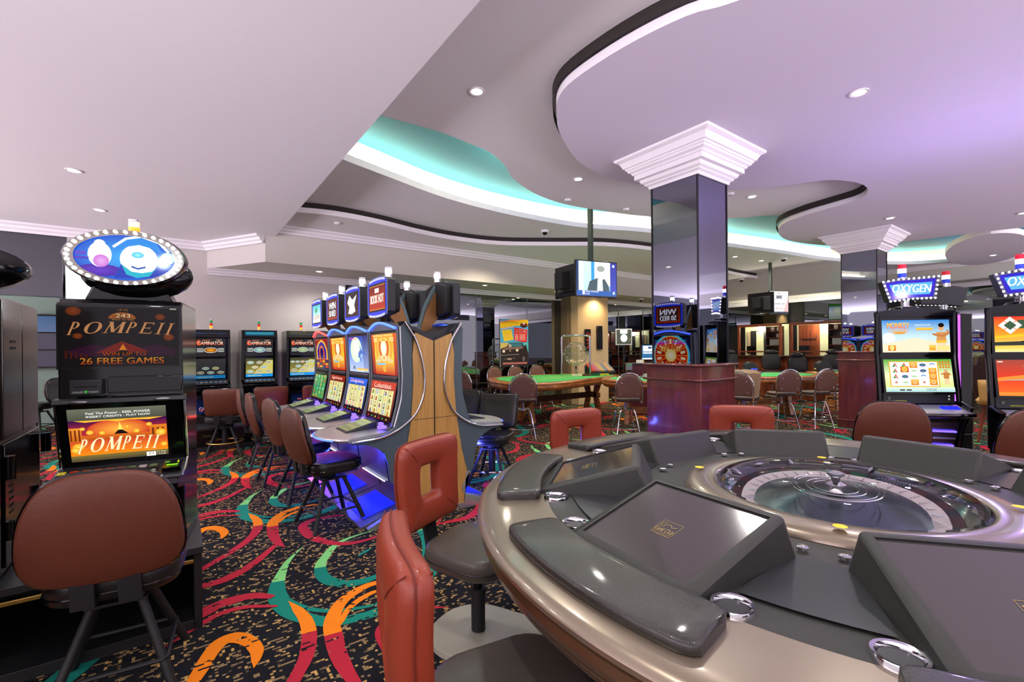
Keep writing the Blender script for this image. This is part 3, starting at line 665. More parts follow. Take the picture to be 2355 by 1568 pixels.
        g = MB(); g.add([o0, o1, o3, o2]+[Vector(P(*p)) for p in (inn[1], inn[0], inn[3], inn[2])], [(0, 1, 2, 3)[::-1]], 'glass_screen')
        g.add([o0, o1, o3, o2]+[Vector(P(*p)) for p in (inn[1], inn[0], inn[3], inn[2])], [(0, 1, 5, 4), (1, 2, 6, 5), (2, 3, 7, 6), (3, 0, 4, 7)], 'deck_line')
        s_ = g.build('screen', h, shade=False)
        ex = (o1-o0).normalized(); ey = (o2-o0).normalized(); nn = ex.cross(ey)
        if nn.z < 0: ex = -ex; o0 = o1; nn = -nn
        ar = MB(); A = Art(ar, lambda x, y, hh: tuple(o0+ex*x+ey*y+nn*(hh+.0008)), 'gold_print', .0002)
        cx, cy = .20, .165
        for q in (((-.035, -.028), (.035, -.028)), ((.035, -.028), (.035, .028)), ((.035, .028), (-.035, .028)), ((-.035, .028), (-.035, -.028))):
            A.line([(cx+q[0][0], cy+q[0][1]), (cx+q[1][0], cy+q[1][1])], .0012, '#a08a4a')
        A.text('Gold Club', cx-.032, cy-.024, cx+.032, cy-.006, '#a08a4a'); A.text('www.goldclub.si', cx-.034, cy-.042, cx+.034, cy-.033, '#a08a4a')
        A.line([(cx-.03, cy+.012), (cx-.015, cy+.02), (cx-.02, cy+.006), (cx, cy+.014), (cx+.012, cy+.004), (cx+.025, cy+.012)], .0022, '#a08a4a')
        A.line([(cx-.03, cy+.012), (cx-.025, cy-.002), (cx-.012, cy+.0)], .0018, '#a08a4a')
        ar.c = [None]*len(ar.c); ar.build('logo', s_, shade=False)
        # arm rest pad on the rim, following the arc
        pad = MB(); half = R(15.8)
        def padpt(u, v):
            u = .5-.5*math.cos(PI*u); an = a-half+2*half*u; e = 1-abs(2*u-1)**24*.25
            ph = v*2*PI; ri, ro, zc = 1.185, 1.37, .806
            c, s2 = math.cos(ph), math.sin(ph)
            cc = (abs(c)**.3)*(1 if c > 0 else -1); ss = (abs(s2)**.45)*(1 if s2 > 0 else -1)
            rr = (ri+ro)/2+(ro-ri)/2*cc*e; zz = zc+.008+.018*ss*e-.004*cc
            if u < 1e-6 or u > 1-1e-6: rr = (ri+ro)/2+(ro-ri)/2*cc*.7; zz = zc+.012*ss
            return (rr*math.cos(an), rr*math.sin(an), zz)
        us = 22
        pad.grid(padpt, us, 20, 'olive_leather')
        for e in (0, us):
            base = [e*21+j for j in range(20)]; pad.f.append(tuple(base) if e == 0 else tuple(base[::-1])); pad.m.append('olive_leather'); pad.c.append(None)
        pad.build('armrest', t, sharp=60)
        # cup holder and button bridge at the gap between stations
        b = a+R(22.5)
        def Q(x, y, z, b=b): return (y*math.cos(b)-x*math.sin(b), y*math.sin(b)+x*math.cos(b), z)
        for cs in (-1, 1):
            cpos = Q(cs*.148, 1.118, 0)
            m = MB(); m.lathe([(.034, .77), (.036, .803), (.040, .810), (.047, .811), (.050, .804), (.050, .79)], cpos, 'chrome', 32); m.lathe([(.0001, .8015), (.035, .8015)], cpos, 'charcoal', 24); m.build('cup_holder', t, sharp=40)
        if 0:
            m.build('cup_holder', t, sharp=40)
        m = MB(); rows = []
        for rr_, hw in ((.745, .062), (.80, .078), (.88, .104), (.97, .133), (1.06, .150)): rows.append((rr_, hw))
        pts = []
        for rr_, hw in rows:
            for i in range(9):
                x = -hw+2*hw*i/8; an = x/rr_; pts.append((rr_*math.cos(b+an), rr_*math.sin(b+an), .8065))
        m.add(pts, [(i*9+j, i*9+j+1, (i+1)*9+j+1, (i+1)*9+j)[::-1] for i in range(4) for j in range(8)], 'panel_satin'); m.build('side_panel', t)
        for x in (-.05, .05):
            p = Q(x, .685, 0); m = MB(); m.lathe([(.016, .808), (.016, .816), (.012, .819), (.0001, .82)], p, 'chrome', 16); m.build('bolt', t, sharp=40)
    # chrome foot rails
    for k in (3, 4, 5):
        a = R(200-36.2+45*(k-4)+22)
        for da in (-.06, .06):
            pts = [(1.18, .50), (1.13, .40), (1.06, .22), (.98, .08)]
            m = MB(); m.tube(spline([(r*math.cos(a+da), r*math.sin(a+da), z) for r, z in pts], 5), .017, 'chrome', 12); m.build('rail', t)
    return t
roulette()

# ---------------------------------------------------------------- red leather roulette chairs (front faces -Y, towards the table)
def red_chair(label):
    t = thing('roulette_chair', label, 'chair', (0, 0, 0), group='red leather chairs around the roulette machine')
    # seat cushion
    m = MB(); out = []
    for p, q in rrect(.46, .44, .13, 6): out.append((p*(1-.08*(q > 0)), q))
    m.pillow(out, .11, 'taupe_leather', lambda p, q, h: (p, q, .43+h*(1 if h < 0 else .75)), edge=.12, top=.25)
    m.build('seat', t, sharp=70)
    m = MB(); m.tube([(p*1.0, q*1.0, .415) for p, q in out], .0045, 'black_soft', n=6, closed=True); m.build('seat_piping', t)
    # backrest: square padded frame with a square hole, leaning back a little
    m = MB(); N = 48; cz = .725; T = .085
    def sup(r, hw, hh, a):
        c, s_ = math.cos(a), math.sin(a); e = 9
        k = (abs(c/hw)**e+abs(s_/hh)**e)**(-1/e); return k*c, k*s_
    K = 14
    def bp(u, v):
        a = 2*PI*u; ph = 2*PI*v
        ox, oz = sup(1, .232-.025*max(0, -math.sin(a)), .215, a); ix, iz = sup(1, .07, .08, a)
        c, s_ = math.cos(ph), math.sin(ph); cc = (abs(c)**.5)*(1 if c > 0 else -1)
        f = .5+.5*cc; x = ix+(ox-ix)*f; z = iz+(oz-iz)*f
        y = T/2*(abs(s_)**.7)*(1 if s_ > 0 else -1)
        y += .30+.08*(z)*.6-.35*x*x*1.2+.02*math.cos(z*7)
        return (x, y, cz+z)
    m.grid(bp, 64, 16, 'red_leather'); m.build('backrest', t, sharp=80)
    # seams: diagonals on front and back plus piping down the edge
    m = MB()
    for sx in (-1, 1):
        for sz in (-1, 1):
            for ph in (PI/2, 3*PI/2):
                pts = []
                for i in range(9):
                    f = i/8; x = sx*(.07+(.210-.07)*f); z = sz*(.08+(.205-.08)*f)
                    e = math.sin(PI*min(1, max(0, .14+.72*f)))**.55
                    y = T/2*e*(1 if ph < 2 else -1)*1.0+.30+.048*z-.42*x*x+.02*math.cos(z*7)
                    pts.append((x, y+(.0012 if ph < 2 else -.0012), cz+z))
                m.tube(pts, .0018, 'red_seam', n=5)
    pts = []
    for i in range(64):
        a = 2*PI*i/64; ox, oz = sup(1, .232-.025*max(0, -math.sin(a)), .215, a); pts.append((ox*1.003, .30+.048*oz-.42*ox*ox+.02*math.cos(oz*7)+.012, cz+oz*1.003))
    m.tube(pts, .003, 'red_seam', n=5, closed=True)
    m.build('stitching', t)
    # flat black bracket joining seat and back
    m = MB(); pr = [(.10, .375), (.24, .37), (.285, .40), (.305, .50), (.315, .62), (.30, .62), (.29, .50), (.268, .415), (.235, .386), (.10, .39)]
    m.prism(pr, -.045, .045, 'black_matte', lambda p, q, h: (h, p, q)); m.build('bracket', t, sharp=30)
    m = MB(); m.cyl((0, 0, .035), (0, 0, .24), .034, 'black_matte', n=24); m.cyl((0, 0, .24), (0, 0, .37), .022, 'black_gloss', n=20); m.lathe([(.034, .24), (.038, .24), (.038, .21), (.034, .21)], (0, 0, 0), 'black_matte', 24); m.box((0, 0, .372), (.2, .2, .012), 'black_matte'); m.build('pole', t)
    m = MB(); m.tube([(.03, -.02, .355), (.09, .03, .352), (.12, .05, .34)], .005, 'black_matte', 8); m.box((.135, .056, .325), (.05, .02, .035), 'black_matte', rz=.4, ry=.4); m.build('height_lever', t, bevel=.004)
    m = MB(); m.prism(rrect(.44, .56, .2, 8, cy=-.05), 0, .03, 'base_plate'); m.build('base_plate', t, bevel=.006)
    return t
rc = red_chair('red leather open-back chair with dark seat, its back seen against the wood-panelled island end')
lab = [(165, None), (210, 'red leather open-back chair in the foreground, cut off by the bottom edge'),
       (116, 'red leather open-back chair beyond the roulette machine, left of the large column'),
       (75, 'red leather open-back chair beyond the roulette machine, in front of the large column plinth')]
for i, (an, l) in enumerate(lab):
    a = R(an-36.2); rr = 1.53
    tw = R([-13, -9, 4, -4][i])
    o = rc if i == 0 else dup(rc, label=l)
    # local -Y must point to the table centre
    o.location = (RX+rr*math.cos(a), RY+rr*math.sin(a), 0)
    if i == 1: o.location = (1.27*.591+.0, 1.27*.807, 0)
    o.rotation_euler[2] = a-PI/2+tw

# ---------------------------------------------------------------- padded slot stools
def stool(name, label, kind, grp=None):
    """kind: round (wide rounded back, square footrest), square (trapezoid back, ring footrest)"""
    t = thing(name, label, 'stool', group=grp)
    m = MB(); out = [(p, q) for p, q in rrect(.44, .42, .12, 6)]
    m.pillow(out, .12, 'black_leather', lambda p, q, h: (p, q, .49+h*(.9 if h < 0 else .7)), edge=.10, top=.2); m.build('seat', t, sharp=70)
    m = MB(); m.tube([(p*1.0, q*1.0, .47) for p, q in out], .004, 'black_gloss', n=6, closed=True); m.tube([(p*.985, q*.985, .52) for p, q in out], .003, 'black_gloss', n=6, closed=True); m.build('seat_piping', t)
    bm, tilt = 'brown_leather', .16
    if kind == 'round':
        sh = [(0, .43), (-.10, .425), (-.175, .385), (-.225, .29), (-.245, .17), (-.24, .08), (-.20, .02), (-.12, .0), (0, -.005), (.12, .0), (.20, .02), (.24, .08), (.245, .17), (.225, .29), (.175, .385), (.10, .425)]
        o2 = [(a, b) for a, b, _ in spline([(x, y, 0) for x, y in sh], 3, closed=True)]
    else:
        o2 = []
        for p, q in rrect(.46, .36, .05, 5): o2.append((p*(1-.0*(q))*(.90+.28*q), q+.2))
    def mp(p, q, h): return (p, .225+h+tilt*q-.5*p*p*.8+.03*math.sin(q*7), .53+q)
    m = MB(); m.pillow(o2, .07, bm, mp, edge=.06, top=.15, rings=3)
    n = len(m.f)
    # the inner half of the pad is black vinyl, the outer half brown
    for i, f in enumerate(m.f):
        cy_ = sum(m.v[j][1]-(tilt*(m.v[j][2]-.53)+.225-.4*m.v[j][0]**2+.03*math.sin((m.v[j][2]-.53)*7)) for j in f)/len(f)
        if cy_ < .003: m.m[i] = 'black_leather'
    m.build('backrest', t, sharp=70)
    m = MB(); m.tube([mp(p*1.0, (q-.2)*1.0+.2, 0) for p, q in o2], .008, 'black_gloss', n=6, closed=True); m.build('back_piping', t)
    m = MB()
    for x in (-.07, .07): m.prism([(.12, .435), (.25, .44), (.268, .62), (.255, .62), (.235, .46), (.12, .45)], x-.035, x+.035, 'black_matte', lambda p, q, h: (h, p, q))
    m.box((0, 0, .425), (.24, .24, .02), 'black_matte'); m.cyl((0, 0, .38), (0, 0, .42), .06, 'black_matte'); m.box((0, 0, .375), (.2, .2, .012), 'black_matte'); m.build('bracket', t, sharp=30)
    for sx in (-1, 1):
        for sy in (-1, 1):
            m = MB(); m.tube([(sx*.075, sy*.075, .385), (sx*.205, sy*.205, .0)], .017, 'black_matte', 12); m.build('leg', t)
    m = MB()
    if kind == 'round':
        q = .165; m.tube([(s_[0]*q, s_[1]*q, .135) for s_ in ((-1.05, -1), (-1, -1.05), (1, -1.05), (1.05, -1), (1.05, 1), (1, 1.05), (-1, 1.05), (-1.05, 1))], .009, 'black_matte', 8, closed=True)
        m.build('footrest', t)
    else:
        m.tube([(.215*math.cos(i*PI/20), .215*math.sin(i*PI/20), .17) for i in range(40)], .011, 'gold_foot', 8, closed=True)
        m.build('footrest', t)
        m = MB(); m.cyl((0, 0, .12), (0, 0, .37), .035, 'black_matte', n=16); m.build('pole', t)
    return t
# ---------------------------------------------------------------- artwork for the slot machine screens
def fruit_grid(A, x0, y0, x1, y1, nc, nr, seed, bg, cols, gap='#5a3410'):
    rnd = random.Random(seed); A.rect(x0, y0, x1, y1, gap); cw = (x1-x0)/nc; ch = (y1-y0)/nr
    for i in range(nc):
        A.rect(x0+i*cw+.004, y0+.004, x0+(i+1)*cw-.004, y1-.004, bg, None)
    for i in range(nc):
        for j in range(nr):
            cx = x0+(i+.5)*cw; cy = y0+(j+.5)*ch; c = rnd.choice(cols); k = rnd.randrange(5); r = min(cw, ch)*.42
            if k == 0: A.text(rnd.choice(['J', 'A', 'K', 'Q']), cx-r*.6, cy-r, cx+r*.6, cy+r, c, .03)
            elif k == 1: A.ell(cx, cy, r, r, c, '#fff3c0', 10)
            elif k == 2: A.poly([(cx-r, cy-r), (cx+r, cy-r), (cx+r*.5, cy+r), (cx-r*.3, cy+r*.7)], c)
            elif k == 3: A.ring(cx, cy, r, r, r*.4, c, 10); A.rect(cx-r*.8, cy-r*1.1, cx+r*.8, cy-r*.7, '#3a2010')
            else: A.rect(cx-r, cy-r, cx+r, cy+r, c, '#ffe9a0'); A.ell(cx, cy, r*.5, r*.7, '#7a3010', None, 8)
def art_gold(A, W, H, title='SCREENSHOT'):
    A.rect(0, 0, W, H, '#c81808', '#ff9a18', '#ffd840'); A.rect(0, 0, W*.12, H, '#8a0c06', '#d85808'); A.rect(W*.88, 0, W, H, '#8a0c06', '#d85808')
    A.ell(W*.5, H*.62, W*.34, H*.34, '#ff9c10', '#ffef80'); A.ell(W*.5, H*.66, W*.2, H*.26, '#c84c08', '#ff9020'); A.ell(W*.5, H*.66, W*.12, H*.2, '#fff3b0', '#ffffff')
    A.ell(W*.5, H*.86, W*.16, H*.05, '#ffe070', '#d88010')
    for s_ in (-1, 1):
        for k in range(3): A.rect(W*(.5+s_*.32)-W*.08, H*(.82+k*.035), W*(.5+s_*.32)+W*.08, H*(.835+k*.035), '#fff0b8')
    for x, y in ((.36, .42), (.5, .46), (.64, .42), (.26, .34), (.5, .36), (.74, .35)): A.ell(W*x, H*y, W*.1, H*.035, '#fff2c0', '#e09030', 14)
    A.rect(W*.2, H*.24, W*.55, H*.285, '#78c8e8'); A.rect(W*.5, H*.28, W*.85, H*.315, '#e8c050')
    A.ell(W*.5, H*.15, W*.05, H*.08, '#ffd040', '#ff8010'); A.text('BONUS WILD', W*.1, H*.94, W*.85, H*.985, '#fff0a8', .01)
def art_blue(A, W, H):
    A.rect(0, 0, W, H, '#c8d4f8', '#1840b0', '#7098e8'); A.ell(W*.4, H*.62, W*.3, H*.36, '#d8f0d0', '#f8fff0'); A.rect(W*.75, 0, W, H, '#98a8d8', '#102a80')
    A.line([(W*.62, H*.3), (W*.56, H*.5), (W*.66, H*.62), (W*.6, H*.72)], [.03*W, .12*W, .08*W, .02*W], '#6080d0'); A.line([(W*.5, H*.42), (W*.7, H*.56), (W*.86, H*.5)], .02, '#5070c8')
    for k in range(3): A.rect(W*.3, H*(.78+k*.04), W*.5, H*(.795+k*.04), '#f0f8ff')
    A.text('Dolphin', W*.08, H*.9, W*.5, H*.97, '#ff6060', .02); A.text('A', W*.18, H*.06, W*.34, H*.18, '#1a1a28', .03); A.rect(W*.4, H*.04, W*.95, H*.11, '#f8e8a0', '#e0a830')
def art_arch(A, W, H):
    A.rect(0, 0, W, H, '#400a18', '#9a1420', '#60101c')
    for k, c in enumerate(('#e8c030', '#5018a0', '#28107a', '#e06020', '#180860')):
        r = .44-.08*k; A.poly([(W*(.5-r), H*.3), (W*(.5+r), H*.3), (W*(.5+r), H*.62), (W*(.5+r*.6), H*(.62+r*.6)), (W*.5, H*(.62+r*.85)), (W*(.5-r*.6), H*(.62+r*.6)), (W*(.5-r), H*.62)], c)
    for j in range(3):
        for i in range(4): A.rect(W*(.06+i*.23), H*(.03+j*.09), W*(.25+i*.23), H*(.095+j*.09), ('#d03018', '#e8a020', '#302060')[(i+j) % 3])
    A.rect(0, H*.305, W, H*.325, '#ff6a28')
def art_wheel(A, W, H):
    A.rect(0, 0, W, H, '#0a50c0', '#08102a', '#0a1c60'); A.rect(0, 0, W, H*.06, '#d8d8e8')
    cx, cy = W*.5, H*.30
    A.ell(cx, cy, W*.50, W*.50, '#40d0f0', '#a0f0ff', 40)
    n = 14
    for k in range(n): A.ell(cx, cy, W*.44, W*.44, '#e02818' if k % 2 else '#b81410', None, 4, 2*PI*k/n, 2*PI*(k+1)/n)
    for k in range(n):
        a = 2*PI*k/n; A.line([(cx+.12*W*math.cos(a), cy+.12*W*math.sin(a)), (cx+.44*W*math.cos(a), cy+.44*W*math.sin(a))], .006, '#ffc828')
        b = a+PI/n; A.line([(cx+.27*W*math.cos(b), cy+.27*W*math.sin(b)), (cx+.39*W*math.cos(b), cy+.39*W*math.sin(b))], .035, '#ffe9a8')
    A.ring(cx, cy, W*.46, W*.46, W*.02, '#ffc030', 40); A.ell(cx, cy, W*.15, W*.15, '#ffd860', '#fff8d0')
    A.text('HOT SPIN', cx-W*.25, cy+W*.1, cx+W*.25, cy+W*.24, '#fff080', .03, c2='#ff9020')
    for i, (tx, c) in enumerate((('1 500', '#ff2a4a'), ('3 250', '#d030ff'), ('14 028', '#20c8e8'))):
        for s_ in (-1, 1):
            A.ring(cx+s_*W*.24, H*(.70+i*.09), W*.2, H*.036, .006, c, 20); A.text(tx, cx+s_*W*.24-W*.12, H*(.685+i*.09), cx+s_*W*.24+W*.12, H*(.715+i*.09), c, .02)
def art_reels(A, W, H, base, seed, title, tc='#f8f0e0', cols=('#c87820', '#2850c0', '#a82820', '#3a8a30', '#7a3a90', '#e0a020')):
    A.rect(0, 0, W, H, '#2a0c08', base); fruit_grid(A, W*.04, H*.13, W*.96, H*.80, 5, 4, seed, '#dfe0a0', cols)
    A.text(title, W*.15, H*.83, W*.85, H*.97, tc, .02, c2='#ff8050'); A.rect(0, 0, W, H*.11, '#38101a', '#140408')
    for k in range(6): A.ell(W*(.12+k*.15), H*.055, W*.025, H*.02, ('#ff3030', '#40c040', '#f0d040')[k % 3], None, 8)

# ---------------------------------------------------------------- island slot machine; local: front -Y, width along X
IW = .70
PROF = [(.04, 1.55), (.23, 1.625), (.29, 1.59), (.278, 1.30), (.272, 1.20), (.285, 1.0), (.346, .776), (.40, .74), (.62, .705), (.62, .68), (.50, .66), (.42, .55), (.385, .33), (.25, .30), (.20, .12), (.02, .12)]
def island_machine(label, upper, lower, topart, led, grp):
    t = thing('slot_machine', label, 'slot machine', group=grp)
    m = MB(); m.prism([(-a, b) for a, b in PROF], -IW/2+.012, IW/2-.012, 'charcoal', lambda p, q, h: (h, p, q)); m.build('cabinet', t, sharp=30)
    # side rails framing the screens
    for s_ in (-1, 1):
        m = MB(); x = s_*(IW/2-.02); pts = [(.305, 1.60), (.296, 1.45), (.290, 1.30), (.286, 1.18), (.295, 1.05), (.318, .93), (.36, .775)]
        m.prism([(-a, b) for a, b in pts]+[(-a+.03, b) for a, b in pts[::-1]], x-.016, x+.016, 'grey_frame', lambda p, q, h: (h, p, q)); m.build('screen_rail', t, sharp=30)
    # top light bar, domed
    m = MB(); n = 14; vs = []
    for i in range(n+1):
        f = i/n; x = -IW/2+.03+(IW-.06)*f; z = 1.600+.055*math.sin(PI*f); y = -.295-.03*math.sin(PI*f)
        vs += [(x, y, 1.57), (x, y-.01, z-.012), (x, y+.02, z), (x, y+.07, z-.004)]
    m.add(vs, [(i*4+k, i*4+4+k, i*4+5+k, i*4+1+k) for i in range(n) for k in range(3)], 'grey_frame'); tb = m.build('top_bar', t, sharp=40)
    m = MB(); m.tube([(vs[i*4+1][0], vs[i*4+1][1]-.008, vs[i*4+1][2]-.004) for i in range(n+1)], .011, led, 6); m.build('light_strip', tb)
    # screens
    def scr(y0, z0, y1, z1, fn, nm, wd):
        e = Vector((0, y1-y0, z1-z0)); H = e.length; e.normalize(); o = Vector((-wd/2, y0, z0)); nn = Vector((1, 0, 0)).cross(e)
        m = MB(); d = .018
        a, b = o-nn*.0-Vector((.012, 0, 0))-e*.012, o+e*(H+.012)-Vector((.012, 0, 0)); W2 = wd+.024
        q = [a, a+Vector((W2, 0, 0)), b+Vector((W2, 0, 0)), b]; m.add([p-nn*.02 for p in q]+q, [(4, 5, 6, 7), (0, 1, 5, 4), (1, 2, 6, 5), (2, 3, 7, 6), (3, 0, 4, 7)], 'black_gloss')
        A = Art(m, lambda x, y, h: tuple(o+Vector((x, 0, 0))+e*y+nn*(.001+h)), 'screen'); fn(A, wd, H); m.build(nm, t, shade=False)
    scr(-.276, 1.185, -.296, 1.545, upper, 'upper_screen', .60)
    scr(-.352, .80, -.290, 1.125, lower, 'lower_screen', .58)
    m = MB(); m.tube([(-.29, -.272, 1.155), (.29, -.272, 1.155)], .022, 'charcoal', 12); m.build('divider', t)
    # button deck with bowed front edge
    m = MB(); n = 16; vs = []
    for i in range(n+1):
        f = i/n; x = -IW/2+.004+(IW-.008)*f; b = math.sin(PI*f)**.6; y0 = -.38; y1 = -.70-.16*b
        vs += [(x, y0, .745), (x, y1, .715), (x, y1-.012, .703), (x, y1, .688), (x, y0, .67)]
    m.add(vs, [(i*5+k, i*5+5+k, i*5+6+k, i*5+1+k)[::-1] for i in range(n) for k in range(4)], 'silver')
    m.add(vs, [(0, 1, 2, 3, 4), tuple(n*5+k for k in (4, 3, 2, 1, 0))], 'silver'); dk = m.build('button_deck', t, sharp=35)
    m = MB(); m.tube([(vs[i*5+2][0], vs[i*5+2][1]-.001, .701) for i in range(2, n-1)], .006, led, 6); m.build('light_strip', dk)
    m = MB(); m.prism([(-.40, .74), (-.66, .722), (-.66, .735), (-.40, .80)], -.17, .12, 'charcoal', lambda p, q, h: (h, p, q)); pn = m.build('button_panel', t, bevel=.004)
    m = MB(); o = Vector((-.155, -.645, .7395)); e = Vector((0, .26, .065)).normalized()
    A = Art(m, lambda x, y, h: tuple(o+Vector((x, 0, 0))+e*y+Vector((0, -.25, .97))*(h+.002)), 'screen_soft'); A.rect(0, 0, .26, .22, '#b8c890', '#d8e8b0')
    for i in range(4):
        for j in range(3): A.ring(.04+i*.06, .04+j*.07, .022, .026, .004, '#506038', 10); A.text(str(5*(i+1)), .03+i*.06, .03+j*.07, .05+i*.06, .05+j*.07, '#303820', .02)
    m.build('display', pn, shade=False)
    m = MB()
    for x, z in ((.22, .79), (.22, .762), (.30, .775)): m.box((x, -.40-.03*(.8-z)*10, z), (.045, .03, .022), 'led_violet')
    m.box((-.255, -.39, .775), (.05, .03, .03), 'led_violet'); m.build('bill_slot_light', t)
    # foot well with lit plate
    m = MB(); m.prism([(-.24, .12), (-.62, .018), (-.62, .0), (-.02, .0), (-.02, .12)], -IW/2+.004, IW/2-.004, 'foot_steel', lambda p, q, h: (h, p, q)); fp = m.build('foot_plate', t, sharp=30)
    m = MB(); o = Vector((-.24, -.56, .037)); e = Vector((0, .38, .102)).normalized(); nn = Vector((1, 0, 0)).cross(e)
    m.add([o+nn*.004, o+Vector((.48, 0, 0))+nn*.004, o+Vector((.48, 0, 0))+e*.28+nn*.004, o+e*.28+nn*.004], [(0, 1, 2, 3)], 'led_blue_soft'); m.build('lit_panel', fp)
    m = MB(); m.cyl((-.27, -.395, .325), (.27, -.395, .325), .005, 'led_soft', n=8); m.build('kick_light', t)
    # knee door
    m = MB(); m.prism([(-.47, .655), (-.40, .56), (-.375, .36), (-.36, .36), (-.36, .655)], -.27, .27, 'black_gloss', lambda p, q, h: (h, p, q)); m.build('knee_door', t, bevel=.006)
    # topper on its curved arm
    m = MB(); arm = [(-.04, 1.52), (-.07, 1.64), (-.12, 1.78), (-.21, 1.93), (-.225, 1.98), (-.235, 1.98), (-.235, 1.70), (-.17, 1.62), (-.14, 1.54)]
    m.prism(arm, -.02, .02, 'bronze_plate', lambda p, q, h: (h, p, q)); am = m.build('topper_arm', t, sharp=30)
    m = MB(); m.tube(spline([(0, -.03, 1.50), (0, -.065, 1.66), (0, -.12, 1.82), (0, -.225, 2.0)], 5), .022, 'teal_grey', 8, flat=.5); m.build('arm_edge', am)
    m = MB(); W2, Z0, Z1 = .25, 1.70, 2.03
    sh = [(-.25, 1.735), (-.235, 1.71), (-.10, 1.69), (.10, 1.69), (.235, 1.71), (.25, 1.735), (.25, 1.995), (.235, 2.015), (.10, 2.045), (-.10, 2.045), (-.235, 2.015), (-.25, 1.995)]
    m.prism(sh, .275, .345, 'charcoal', lambda p, q, h: (p, -h, q)); m.prism([(x*.8, 1.865+(z-1.865)*.85) for x, z in sh], .215, .276, 'black_matte', lambda p, q, h: (p, -h, q)); tp = m.build('topper', t, bevel=.006, sharp=30)
    m = MB(); m.prism([(x*1.0, z) for x, z in sh]+[(sh[0])], .345, .346, 'grey_frame', lambda p, q, h: (p, -h, q))
    A = Art(m, lambda x, y, h: (x, -.3465-h, y), 'screen', .0005); A.poly([(x*.93, 1.865+(z-1.865)*.95) for x, z in sh], '#2a3ae0')
    A.rect(-.205, 1.74, .205, 1.985, '#101018'); topart(A, -.19, 1.755, .19, 1.97)
    for z, sg in ((2.008, 1), (1.712, -1)):
        for i in range(13): x = -.18+.03*i; A.ell(x, z+sg*.014*(1-(x/.2)**2), .010, .012, '#ffffff', None, 8)
    m.build('topper_screen', tp, shade=False)
    m = MB(); m.cyl((0, -.24, 2.04), (0, -.24, 2.075), .032, 'chrome', n=16); m.cyl((0, -.24, 2.075), (0, -.24, 2.12), .030, 'beacon_white', n=16); m.cyl((0, -.24, 2.12), (0, -.24, 2.14), .031, 'white_plastic', n=16); m.build('beacon', t)
    return t
def top_red(A, x0, y0, x1, y1):
    A.rect(x0, y0, x1, y1, '#c03008', '#701004'); W = x1-x0; H = y1-y0
    for a, b in (((x0, y0+.004), (x1, y0+.004)), ((x0, y1-.004), (x1, y1-.004))): A.line([a, b], .004, '#ffb040')
    A.text('BOOK HOT', x0+W*.08, y0+H*.28, x1-W*.08, y0+H*.62, '#fff8e8', .05); A.rect(x0+W*.36, y0+H*.70, x0+W*.62, y0+H*.88, '#fff8f0')
def top_white(A, x0, y0, x1, y1):
    A.rect(x0, y0, x1, y1, '#40100a', '#180606'); W = x1-x0; H = y1-y0
    A.poly([(x0+W*.2, y0+H*.1), (x0+W*.5, y0+H*.05), (x0+W*.8, y0+H*.15), (x0+W*.7, y0+H*.45), (x0+W*.9, y0+H*.9), (x0+W*.55, y0+H*.7), (x0+W*.3, y0+H*.95), (x0+W*.12, y0+H*.6), (x0+W*.3, y0+H*.4)], '#f8ffff')
def top_bars(A, x0, y0, x1, y1):
    A.rect(x0, y0, x1, y1, '#b83010', '#802008'); W = x1-x0; H = y1-y0; A.rect(x0+W*.06, y0+H*.1, x1-W*.06, y1-H*.08, '#38100a'); A.text('WIN', x0+W*.15, y0+H*.52, x1-W*.15, y0+H*.88, '#ffffff', .05); A.text('50 RED', x0+W*.15, y0+H*.14, x1-W*.15, y0+H*.46, '#ffffff', .05)
def top_green(A, x0, y0, x1, y1):
    A.rect(x0, y0, x1, y1, '#f0fff8', '#40c8e0'); W = x1-x0; H = y1-y0; A.poly([(x0+W*.3, y0+H*.7), (x0+W*.5, y0+H*.95), (x0+W*.6, y0+H*.7), (x0+W*.45, y0+H*.5)], '#20a050'); A.text('LUCK', x0+W*.1, y0+H*.2, x1-W*.1, y0+H*.42, '#e08020', .04)
UC = 1.78; VS = [3.955, 4.665, 5.375, 6.085]
gl = 'island slot machines with their screens towards the left'; gr = 'island slot machines with their screens towards the right'
specs = [('island slot machine nearest the camera, orange upper screen and red topper', art_gold, lambda A, W, H: art_reels(A, W, H, '#c83010', 3, 'Columbus'), top_red, 'led_blue'),
 ('island slot machine second from the front with pale blue moon upper screen', art_blue, lambda A, W, H: art_reels(A, W, H, '#2060e0', 8, 'Dolphins', '#f0f4ff', ('#c87820', '#e070b0', '#3060d0', '#e0c040')), top_white, 'led_blue'),
 ('island slot machine third from the front with orange upper screen and blue light bar', art_gold, lambda A, W, H: art_reels(A, W, H, '#902010', 15, 'Sphinx'), top_bars, 'led_blue'),
 ('island slot machine farthest from the camera with purple arch screen and red light bar', art_arch, lambda A, W, H: (A.rect(0, 0, W, H, '#181010'), fruit_grid(A, .02, .02, W-.02, H-.02, 4, 6, 5, '#3a9050', ('#e03020', '#60d070', '#e0b040', '#80d0d0'))), top_green, 'led_red')]
for i, (l, u, lo, tp, led) in enumerate(specs):
    o = island_machine(l, u, lo, tp, led, gl); o.location = (UC, VS[i], 0); o.rotation_euler[2] = R(-90)
wm = island_machine('island slot machine facing right, nearest the camera, only the back of its topper seen', art_wheel, lambda A, W, H: art_reels(A, W, H, '#1840a0', 9, 'Wheel'), top_bars, 'led_blue', gr)
wm.location = (UC, VS[0], 0); wm.rotation_euler[2] = R(90)
dup(wm, (UC, VS[1], 0), R(90), label='island slot machine facing right, second from the camera, its topper back seen between the arms')
dup(wm, (UC, VS[2], 0), R(90), label='island slot machine facing right, third from the camera, mostly hidden')
dup(wm, (UC, VS[3], 0), R(90), label='island slot machine facing right, farthest from the camera, hidden behind the others')
